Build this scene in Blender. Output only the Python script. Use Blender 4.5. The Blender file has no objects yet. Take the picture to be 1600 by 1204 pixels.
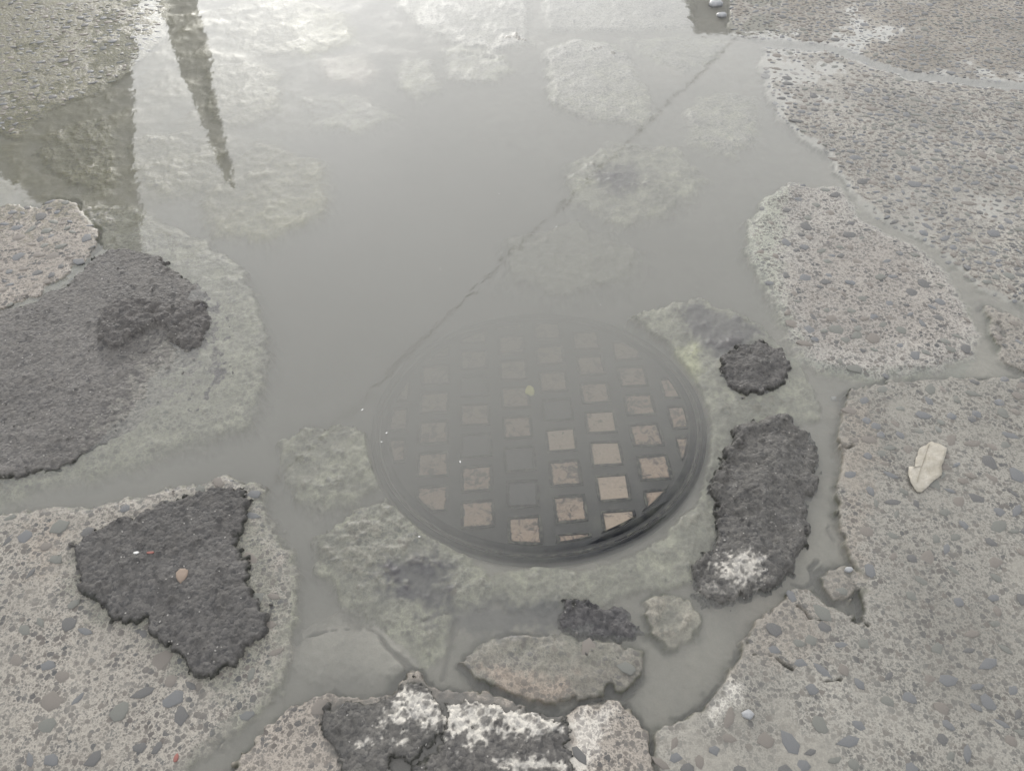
import bpy, bmesh, math, random
import numpy as np
from mathutils import Vector, Matrix

# ------------------------------------------------------------------ camera, world, sun, exposure
scene = bpy.context.scene
CAM_H, PITCH, FPX = 1.35, math.radians(48.0), 1209.0
cam_d = bpy.data.cameras.new('camera')
cam_d.sensor_width = 36.0
cam_d.lens = 36.0 * FPX / 1600.0
cam_d.clip_start, cam_d.clip_end = 0.02, 3000.0
cam = bpy.data.objects.new('camera', cam_d)
scene.collection.objects.link(cam)
cam.location = (0, 0, CAM_H)
cam.rotation_euler = (math.pi / 2 - PITCH, 0, 0)
scene.camera = cam

SUN_EL, SUN_AZ = math.radians(14), math.radians(-14)      # azimuth clockwise from +y: the veiled sun stands low, across the street
world = bpy.data.worlds.new('World')
scene.world = world
world.use_nodes = True
wn, wl = world.node_tree.nodes, world.node_tree.links
wn.clear()
sky = wn.new('ShaderNodeTexSky')
sky.sky_type = 'NISHITA'
sky.sun_disc = False
sky.sun_elevation = SUN_EL
sky.sun_rotation = SUN_AZ
sky.air_density = 1.0
sky.dust_density = 1.0
sky.ozone_density = 1.0
hs = wn.new('ShaderNodeHueSaturation')                  # an even overcast: the blue is washed out of the sky
hs.inputs['Saturation'].default_value = 0.10
hs.inputs['Value'].default_value = 0.08
tc = wn.new('ShaderNodeTexCoord')
cl = wn.new('ShaderNodeTexNoise')
cl.inputs['Scale'].default_value = 2.2
cl.inputs['Detail'].default_value = 5
cr = wn.new('ShaderNodeMapRange')
cr.inputs['From Min'].default_value, cr.inputs['From Max'].default_value = 0.3, 0.7
cr.inputs['To Min'].default_value, cr.inputs['To Max'].default_value = 0.88, 1.12
mm = wn.new('ShaderNodeMix'); mm.data_type = 'RGBA'; mm.blend_type = 'MULTIPLY'; mm.inputs[0].default_value = 1.0
bg = wn.new('ShaderNodeBackground')
bg.inputs['Strength'].default_value = 0.10
wo = wn.new('ShaderNodeOutputWorld')
wl.new(sky.outputs[0], hs.inputs['Color'])
wl.new(tc.outputs['Generated'], cl.inputs['Vector'])
wl.new(cl.outputs['Fac'], cr.inputs['Value'])
cloud = wn.new('ShaderNodeMix'); cloud.data_type = 'RGBA'; cloud.blend_type = 'ADD'; cloud.inputs[0].default_value = 1.0
# the cloud sheet: even grey, brighter all around the place where the sun stands behind it
dot = wn.new('ShaderNodeVectorMath'); dot.operation = 'DOT_PRODUCT'
dot.inputs[1].default_value = (math.sin(SUN_AZ) * math.cos(SUN_EL), math.cos(SUN_AZ) * math.cos(SUN_EL), math.sin(SUN_EL))
wl.new(tc.outputs['Generated'], dot.inputs[0])
glow = wn.new('ShaderNodeMath'); glow.operation = 'POWER'; glow.use_clamp = True
pos_ = wn.new('ShaderNodeMath'); pos_.operation = 'MAXIMUM'; pos_.inputs[1].default_value = 0.0
wl.new(dot.outputs['Value'], pos_.inputs[0]); wl.new(pos_.outputs[0], glow.inputs[0]); glow.inputs[1].default_value = 5.5
gr = wn.new('ShaderNodeMix'); gr.data_type = 'RGBA'
gr.inputs[6].default_value = (3.42, 3.46, 3.55, 1)
gr.inputs[7].default_value = (7.4, 7.4, 7.45, 1)
wl.new(glow.outputs[0], gr.inputs[0])
wl.new(gr.outputs[2], cloud.inputs[7])
wl.new(hs.outputs[0], cloud.inputs[6])
wl.new(cloud.outputs[2], mm.inputs[6])
wl.new(cr.outputs[0], mm.inputs[7])
wl.new(mm.outputs[2], bg.inputs['Color'])
wl.new(bg.outputs[0], wo.inputs['Surface'])

sun_d = bpy.data.lights.new('sun', 'SUN')
sun_d.energy = 0.5
sun_d.angle = math.radians(10)
sun_d.color = (1.0, 0.96, 0.9)
sun = bpy.data.objects.new('sun', sun_d)
scene.collection.objects.link(sun)
sdir = Vector((math.sin(SUN_AZ) * math.cos(SUN_EL), math.cos(SUN_AZ) * math.cos(SUN_EL), math.sin(SUN_EL)))
sun.rotation_euler = (-sdir).to_track_quat('-Z', 'Y').to_euler()
sun.location = (4, 1, 8)

vs = scene.view_settings
vs.view_transform = 'Standard'
vs.look = 'None'
vs.exposure = 2.35
vs.gamma = 1.0
vs.use_curve_mapping = False
scene.render.engine = 'CYCLES'
scene.cycles.volume_bounces = 3
scene.cycles.max_bounces = 12
scene.cycles.diffuse_bounces = 2
scene.cycles.glossy_bounces = 2
scene.cycles.transparent_max_bounces = 12
scene.cycles.use_denoising = True
scene.cycles.caustics_reflective = False
scene.cycles.caustics_refractive = False

# ------------------------------------------------------------------ helpers
R = random.Random(7)
RN = np.random.default_rng(11)
COL = scene.collection


def ray(px, py):
    X, Y = (px - 800.0) / FPX, -(py - 602.0) / FPX
    return X, math.cos(PITCH) + Y * math.sin(PITCH), -math.sin(PITCH) + Y * math.cos(PITCH)


def un(px, py, z=0.0):
    """the point on the level z that is seen at this place of the photograph"""
    a, b, c = ray(px, py)
    t = (z - CAM_H) / c
    return (a * t, b * t)


def mirrored(px, py, dist):
    """the point, dist metres ahead, whose mirror image in still water is seen there"""
    a, b, c = ray(px, py)
    t = dist / b
    return (a * t, dist, -CAM_H - c * t)


def poly(pts, z=0.0):
    return np.array([un(x, y, z) for x, y in pts])


def smooth(a, b, x):
    t = np.clip((x - a) / (b - a), 0, 1)
    return t * t * (3 - 2 * t)


def _hash(ix, iy, seed):
    h = (ix.astype(np.int64) * 374761393 + iy.astype(np.int64) * 668265263 + seed * 144665) & 0xFFFFFFFF
    h = ((h ^ (h >> 13)) * 1274126177) & 0xFFFFFFFF
    h = (h ^ (h >> 16)) & 0xFFFFFFFF
    return h.astype(np.float64) / 4294967295.0


def vnoise(x, y, seed=0):
    xi, yi = np.floor(x), np.floor(y)
    fx, fy = x - xi, y - yi
    fx, fy = fx * fx * (3 - 2 * fx), fy * fy * (3 - 2 * fy)
    a, b = _hash(xi, yi, seed), _hash(xi + 1, yi, seed)
    c, d = _hash(xi, yi + 1, seed), _hash(xi + 1, yi + 1, seed)
    return (a + (b - a) * fx) * (1 - fy) + (c + (d - c) * fx) * fy


def fbm(x, y, scale, octaves=4, seed=0, gain=0.5):
    """about -1 .. 1"""
    s, amp, tot = np.zeros_like(x), 1.0, 0.0
    fx, fy = x * scale, y * scale
    for o in range(octaves):
        c, sn = math.cos(0.6 * o + 0.3), math.sin(0.6 * o + 0.3)
        s += amp * (vnoise(fx * c - fy * sn + 17.3 * o, fx * sn + fy * c - 9.1 * o, seed + o) * 2 - 1)
        tot += amp
        amp *= gain
        fx, fy = fx * 2.03, fy * 2.03
    return s / tot * 1.6


def cells(x, y, scale, seed=0):
    """distance to the nearest jittered point and that point's own random number"""
    fx, fy = x * scale, y * scale
    xi, yi = np.floor(fx), np.floor(fy)
    best = np.full_like(fx, 9.0)
    rnd = np.zeros_like(fx)
    for dx in (-1, 0, 1):
        for dy in (-1, 0, 1):
            cx, cy = xi + dx, yi + dy
            px = cx + _hash(cx, cy, seed)
            py = cy + _hash(cx, cy, seed + 51)
            d = np.hypot(px - fx, py - fy)
            m = d < best
            best = np.where(m, d, best)
            rnd = np.where(m, _hash(cx, cy, seed + 99), rnd)
    return best, rnd


def sdf(P, x, y, pad=0.25):
    """signed distance to a polygon, inside positive; far away it is just negative"""
    out = np.full(x.shape, -9.0)
    lo, hi = P.min(0) - pad, P.max(0) + pad
    sel = (x > lo[0]) & (x < hi[0]) & (y > lo[1]) & (y < hi[1])
    if not sel.any():
        return out
    qx, qy = x[sel], y[sel]
    d2 = np.full(qx.shape, 1e9)
    inside = np.zeros(qx.shape, bool)
    n = len(P)
    for i in range(n):
        ax, ay = P[i]
        bx, by = P[(i + 1) % n]
        ex, ey = bx - ax, by - ay
        L = ex * ex + ey * ey + 1e-12
        t = np.clip(((qx - ax) * ex + (qy - ay) * ey) / L, 0, 1)
        d2 = np.minimum(d2, (qx - ax - t * ex) ** 2 + (qy - ay - t * ey) ** 2)
        if abs(by - ay) > 1e-12:
            c = ((ay > qy) != (by > qy)) & (qx < ex * (qy - ay) / (by - ay) + ax)
            inside ^= c
    d = np.sqrt(d2)
    out[sel] = np.where(inside, d, -d)
    return out


def make_mesh(name, V, F, mats, mat_idx=None, attrs=None, smooth_shade=True):
    """V (n,3), F (m,k) arrays; attrs maps a name to an (n,3) colour per point"""
    me = bpy.data.meshes.new(name)
    V = np.asarray(V, np.float32)
    F = np.asarray(F, np.int32)
    n, m, k = len(V), len(F), F.shape[1]
    me.vertices.add(n)
    me.vertices.foreach_set('co', V.ravel())
    me.loops.add(m * k)
    me.loops.foreach_set('vertex_index', F.ravel())
    me.polygons.add(m)
    me.polygons.foreach_set('loop_start', np.arange(0, m * k, k, dtype=np.int32))
    me.polygons.foreach_set('loop_total', np.full(m, k, np.int32))
    me.polygons.foreach_set('use_smooth', np.full(m, smooth_shade, bool))
    for mt in mats:
        me.materials.append(mt)
    if mat_idx is not None:
        me.polygons.foreach_set('material_index', np.asarray(mat_idx, np.int32))
    for an, arr in (attrs or {}).items():
        at = me.attributes.new(an, 'FLOAT_COLOR', 'POINT')
        at.data.foreach_set('color', np.hstack([arr, np.ones((n, 1))]).astype(np.float32).ravel())
    me.update(calc_edges=True)
    me.validate()
    return me


def link(name, me, parent=None, kind=None, label=None, cat=None, group=None):
    o = bpy.data.objects.new(name, me)
    COL.objects.link(o)
    if parent is not None:
        o.parent = parent
    if kind:
        o['kind'] = kind
    if label:
        o['label'] = label
    if cat:
        o['category'] = cat
    if group:
        o['group'] = group
    return o


def bm_obj(name, bm, mats, parent=None, shade=True, **kw):
    me = bpy.data.meshes.new(name)
    bm.normal_update()
    bm.to_mesh(me)
    bm.free()
    for m in (mats if isinstance(mats, (list, tuple)) else [mats]):
        me.materials.append(m)
    for p in me.polygons:
        p.use_smooth = shade
    return link(name, me, parent, **kw)


# ------------------------------------------------------------------ materials
SOAKED = 0.64      # all of it is wet: wet mineral surfaces give back about two thirds of what they do dry


class NT:
    def __init__(self, name):
        self.m = bpy.data.materials.new(name)
        self.m.use_nodes = True
        self.t = self.m.node_tree
        self.n = self.t.nodes
        self.b = self.n['Principled BSDF']
        self.out = self.n['Material Output']
        self.geo = self.n.new('ShaderNodeNewGeometry')
        self.tc = self.n.new('ShaderNodeTexCoord')

    def pos(self):
        return self.tc.outputs['Object']

    def link(self, a, b):
        self.t.links.new(a, b)

    def val(self, sock, v):
        if isinstance(v, bpy.types.NodeSocket):
            self.link(v, sock)
        else:
            sock.default_value = v

    def noise(self, scale, detail=4, rough=0.55, vec=None, dist=0.0):
        n = self.n.new('ShaderNodeTexNoise')
        n.inputs['Scale'].default_value = scale
        n.inputs['Detail'].default_value = detail
        n.inputs['Roughness'].default_value = rough
        n.inputs['Distortion'].default_value = dist
        self.link(vec or self.pos(), n.inputs['Vector'])
        return n.outputs['Fac']

    def voro(self, scale, vec=None, feature='F1'):
        n = self.n.new('ShaderNodeTexVoronoi')
        n.feature = feature
        n.inputs['Scale'].default_value = scale
        self.link(vec or self.pos(), n.inputs['Vector'])
        return n.outputs['Distance'], (n.outputs['Color'] if feature != 'DISTANCE_TO_EDGE' else None)

    def warp(self, scale, amt, vec=None):
        n = self.n.new('ShaderNodeTexNoise')
        n.inputs['Scale'].default_value = scale
        n.inputs['Detail'].default_value = 2
        self.link(vec or self.pos(), n.inputs['Vector'])
        a = self.n.new('ShaderNodeVectorMath'); a.operation = 'SUBTRACT'
        self.link(n.outputs['Color'], a.inputs[0]); a.inputs[1].default_value = (.5, .5, .5)
        s = self.n.new('ShaderNodeVectorMath'); s.operation = 'SCALE'
        self.link(a.outputs[0], s.inputs[0]); s.inputs['Scale'].default_value = amt
        d = self.n.new('ShaderNodeVectorMath'); d.operation = 'ADD'
        self.link(vec or self.pos(), d.inputs[0]); self.link(s.outputs[0], d.inputs[1])
        return d.outputs[0]

    def rng(self, v, a, b, c=0.0, d=1.0, sm=False):
        n = self.n.new('ShaderNodeMapRange')
        if sm:
            n.interpolation_type = 'SMOOTHSTEP'
        self.val(n.inputs['Value'], v)
        for k, x in zip(('From Min', 'From Max', 'To Min', 'To Max'), (a, b, c, d)):
            self.val(n.inputs[k], x)
        return n.outputs[0]

    def math(self, op, a, b=0.0):
        n = self.n.new('ShaderNodeMath')
        n.operation = op
        self.val(n.inputs[0], a)
        self.val(n.inputs[1], b)
        return n.outputs[0]

    def mix(self, f, a, b, mode='MIX'):
        n = self.n.new('ShaderNodeMix')
        n.data_type = 'RGBA'
        n.blend_type = mode
        self.val(n.inputs[0], f)
        for s, v in ((n.inputs[6], a), (n.inputs[7], b)):
            self.val(s, (*v, 1.0) if isinstance(v, tuple) and len(v) == 3 else v)
        return n.outputs[2]

    def attr(self, name):
        n = self.n.new('ShaderNodeAttribute')
        n.attribute_name = name
        return n

    def sep(self, col):
        n = self.n.new('ShaderNodeSeparateColor')
        self.link(col, n.inputs[0])
        return n.outputs

    def bump(self, h, dist, strength=1.0, normal=None):
        n = self.n.new('ShaderNodeBump')
        n.inputs['Strength'].default_value = strength
        n.inputs['Distance'].default_value = dist
        self.link(h, n.inputs['Height'])
        if normal is not None:
            self.link(normal, n.inputs['Normal'])
        return n.outputs[0]

    def base(self, c):
        self.val(self.b.inputs['Base Color'], self.mix(1.0, c, (SOAKED, SOAKED, SOAKED), 'MULTIPLY'))

    def rough(self, r):
        self.val(self.b.inputs['Roughness'], r)

    def normal(self, n):
        self.link(n, self.b.inputs['Normal'])


def mat_ground():
    """worn concrete: mortar colour from the stains laid on each point, grit showing where grain is high"""
    t = NT('worn_concrete')
    tint = t.attr('tint').outputs['Color']
    g, wet, pale = t.sep(t.attr('mask').outputs['Color'])[:3]
    w = t.warp(120, 0.007)
    d1, c1 = t.voro(90, w)
    d2, c2 = t.voro(190, w)
    d3, c3 = t.voro(430, w)
    r3 = t.sep(c3)
    r1 = t.sep(c1)
    r2 = t.sep(c2)
    # grit grains: each cell has its own size and its own grey
    blob1 = t.rng(t.math('SUBTRACT', t.math('MULTIPLY', r1[0], 0.60), d1), -0.03, 0.05)
    blob2 = t.rng(t.math('SUBTRACT', t.math('MULTIPLY', r2[0], 0.74), d2), -0.05, 0.08)
    blob3 = t.rng(t.math('SUBTRACT', t.math('MULTIPLY', r3[0], 0.8), d3), -0.05, 0.1)
    blob = t.math('MAXIMUM', t.math('MAXIMUM', blob1, t.math('MULTIPLY', blob2, 0.8)), t.math('MULTIPLY', blob3, 0.55))
    mot = t.noise(9, 6, 0.6)
    fine = t.noise(420, 3, 0.6)
    mortar = t.mix(t.rng(fine, 0.3, 0.7, 0.0, 1.0), tint, t.mix(1.0, tint, (1.32, 1.3, 1.26), 'MULTIPLY'))
    mortar = t.mix(t.rng(mot, 0.3, 0.7, 0.0, 0.5), mortar, t.mix(1.0, mortar, (0.78, 0.79, 0.8), 'MULTIPLY'))
    stone = t.mix(t.rng(r1[1], 0.0, 1.0), (0.055, 0.058, 0.062), (0.115, 0.10, 0.088))
    stone = t.mix(t.rng(fine, 0.2, 0.8, 0, 0.35), stone, (0.16, 0.155, 0.145))
    # silt half hides the grains here and there
    hide = t.rng(t.noise(14, 5, 0.6), 0.35, 0.62)
    k = t.math('MULTIPLY', t.math('MULTIPLY', blob, g), t.rng(hide, 0, 1, 0.6, 1.0))
    col = t.mix(k, mortar, t.mix(pale, stone, t.mix(1.0, tint, (0.36, 0.36, 0.38), 'MULTIPLY')))
    t.base(col)
    t.rough(t.rng(wet, 0, 1, 0.75, 0.45))
    t.b.inputs['Specular IOR Level'].default_value = 0.22
    h = t.math('ADD', t.math('MULTIPLY', t.math('SUBTRACT', 0.6, d1), 0.6), t.math('MULTIPLY', fine, 0.5))
    h = t.math('ADD', t.math('MULTIPLY', h, t.rng(g, 0, 1, 0.15, 1.0)), t.math('MULTIPLY', t.noise(120, 5, 0.65), 0.7))
    t.normal(t.bump(h, 0.0020, 0.9))
    return t.m


def mat_asphalt():
    t = NT('cold_asphalt')
    tint = t.attr('tint').outputs['Color']
    w = t.warp(80, 0.006)
    d1, c1 = t.voro(170, w)
    d2, c2 = t.voro(75, w)
    r = t.sep(c1)
    fine = t.noise(500, 3, 0.7)
    mid = t.noise(40, 5, 0.65)
    col = t.mix(t.rng(r[0], 0, 1, 0.0, 1.0), t.mix(1.0, tint, (0.6, 0.605, 0.62), 'MULTIPLY'), t.mix(1.0, tint, (1.45, 1.42, 1.37), 'MULTIPLY'))
    col = t.mix(t.rng(mid, 0.35, 0.7, 0, 0.55), col, t.mix(1.0, tint, (1.5, 1.46, 1.38), 'MULTIPLY'))
    spark = t.math('GREATER_THAN', r[1], 0.972)
    col = t.mix(t.math('MULTIPLY', t.math('MULTIPLY', spark, t.rng(d1, 0.2, 0.35, 1, 0)), 0.8), col, (0.42, 0.40, 0.37))
    t.base(col)
    t.rough(t.rng(mid, 0.3, 0.7, 0.62, 0.85))
    t.b.inputs['Specular IOR Level'].default_value = 0.3
    h = t.math('ADD', t.math('MULTIPLY', t.math('SUBTRACT', 0.7, d1), 0.5), t.math('MULTIPLY', t.math('SUBTRACT', 0.7, d2), 0.6))
    h = t.math('ADD', h, t.math('MULTIPLY', fine, 0.35))
    t.normal(t.bump(h, 0.0062, 1.0))
    return t.m


def mat_stone(name, a, b):
    t = NT(name)
    n = t.noise(60, 5, 0.6)
    f = t.noise(450, 2, 0.6)
    oi = t.n.new('ShaderNodeObjectInfo')
    c = t.mix(t.rng(n, 0.3, 0.7), a, b)
    c = t.mix(t.rng(f, 0.45, 0.75, 0, 0.5), c, (0.24, 0.225, 0.20))
    c = t.mix(t.rng(t.noise(75, 4, 0.7), 0.45, 0.7, 0.0, 0.6), c, (0.215, 0.2, 0.172))
    t.base(c)
    t.rough(0.55)
    t.b.inputs['Specular IOR Level'].default_value = 0.14
    t.normal(t.bump(f, 0.0012, 0.6))
    return t.m


def mat_plain(name, a, b=None, scale=40, rough=0.6, bump=0.001, metallic=0.0, bscale=None):
    t = NT(name)
    n = t.noise(scale, 5, 0.6)
    t.base(t.mix(t.rng(n, 0.3, 0.7), a, b or tuple(v * 0.6 for v in a)))
    t.rough(rough)
    t.b.inputs['Metallic'].default_value = metallic
    t.b.inputs['Specular IOR Level'].default_value = 0.15
    if bump:
        t.normal(t.bump(t.noise(bscale or scale * 4, 4, 0.6), bump, 0.8))
    return t.m


def mat_water():
    m = bpy.data.materials.new('murky_water')
    m.use_nodes = True
    nt = m.node_tree
    n, l = nt.nodes, nt.links
    n.clear()
    out = n.new('ShaderNodeOutputMaterial')
    mix = n.new('ShaderNodeMixShader')
    fr = n.new('ShaderNodeFresnel')
    gm_ = n.new('ShaderNodeNewGeometry')                 # the sheet does not bend light, so both its sides mirror alike
    io = n.new('ShaderNodeMapRange')
    io.inputs['To Min'].default_value, io.inputs['To Max'].default_value = 1.38, 1 / 1.38
    l.new(gm_.outputs['Backfacing'], io.inputs['Value'])
    l.new(io.outputs[0], fr.inputs['IOR'])
    tr = n.new('ShaderNodeBsdfTransparent')
    tr.inputs['Color'].default_value = (0.97, 0.975, 0.96, 1)
    gl = n.new('ShaderNodeBsdfGlossy')
    gl.inputs['Roughness'].default_value = 0.0
    tc = n.new('ShaderNodeTexCoord')
    mp = n.new('ShaderNodeMapping')
    mp.inputs['Scale'].default_value = (1.0, 0.7, 1.0)
    l.new(tc.outputs['Object'], mp.inputs['Vector'])
    n1 = n.new('ShaderNodeTexNoise'); n1.inputs['Scale'].default_value = 26; n1.inputs['Detail'].default_value = 3
    n2 = n.new('ShaderNodeTexNoise'); n2.inputs['Scale'].default_value = 5; n2.inputs['Detail'].default_value = 1
    l.new(mp.outputs[0], n1.inputs['Vector']); l.new(mp.outputs[0], n2.inputs['Vector'])
    b1 = n.new('ShaderNodeBump'); b1.inputs['Distance'].default_value = 0.00022; b1.inputs['Strength'].default_value = 1.0
    b2 = n.new('ShaderNodeBump'); b2.inputs['Distance'].default_value = 0.0006; b2.inputs['Strength'].default_value = 1.0
    l.new(n1.outputs['Fac'], b1.inputs['Height']); l.new(n2.outputs['Fac'], b2.inputs['Height'])
    l.new(b1.outputs[0], b2.inputs['Normal'])
    l.new(b2.outputs[0], gl.inputs['Normal'])
    l.new(fr.outputs[0], mix.inputs[0]); l.new(tr.outputs[0], mix.inputs[1]); l.new(gl.outputs[0], mix.inputs[2])
    l.new(mix.outputs[0], out.inputs['Surface'])
    vol = n.new('ShaderNodeVolumePrincipled')
    vol.inputs['Color'].default_value = (0.455, 0.445, 0.422, 1)
    vol.inputs['Density'].default_value = 25.0
    vol.inputs['Anisotropy'].default_value = -0.1
    l.new(vol.outputs[0], out.inputs['Volume'])
    return m


M_GROUND = mat_ground()
M_ASPH = mat_asphalt()
M_ST = [mat_stone('stone_blue_grey', (0.128, 0.135, 0.146), (0.183, 0.190, 0.200)),
        mat_stone('stone_dark_grey', (0.091, 0.094, 0.098), (0.146, 0.146, 0.149)),
        mat_stone('stone_brown_grey', (0.171, 0.152, 0.137), (0.226, 0.205, 0.185)),
        mat_stone('stone_green_grey', (0.140, 0.146, 0.134), (0.201, 0.205, 0.189))]
M_WATER = mat_water()

# ------------------------------------------------------------------ the ground as traced from the photograph
Z = lambda mm_: mm_ / 1000.0
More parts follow.
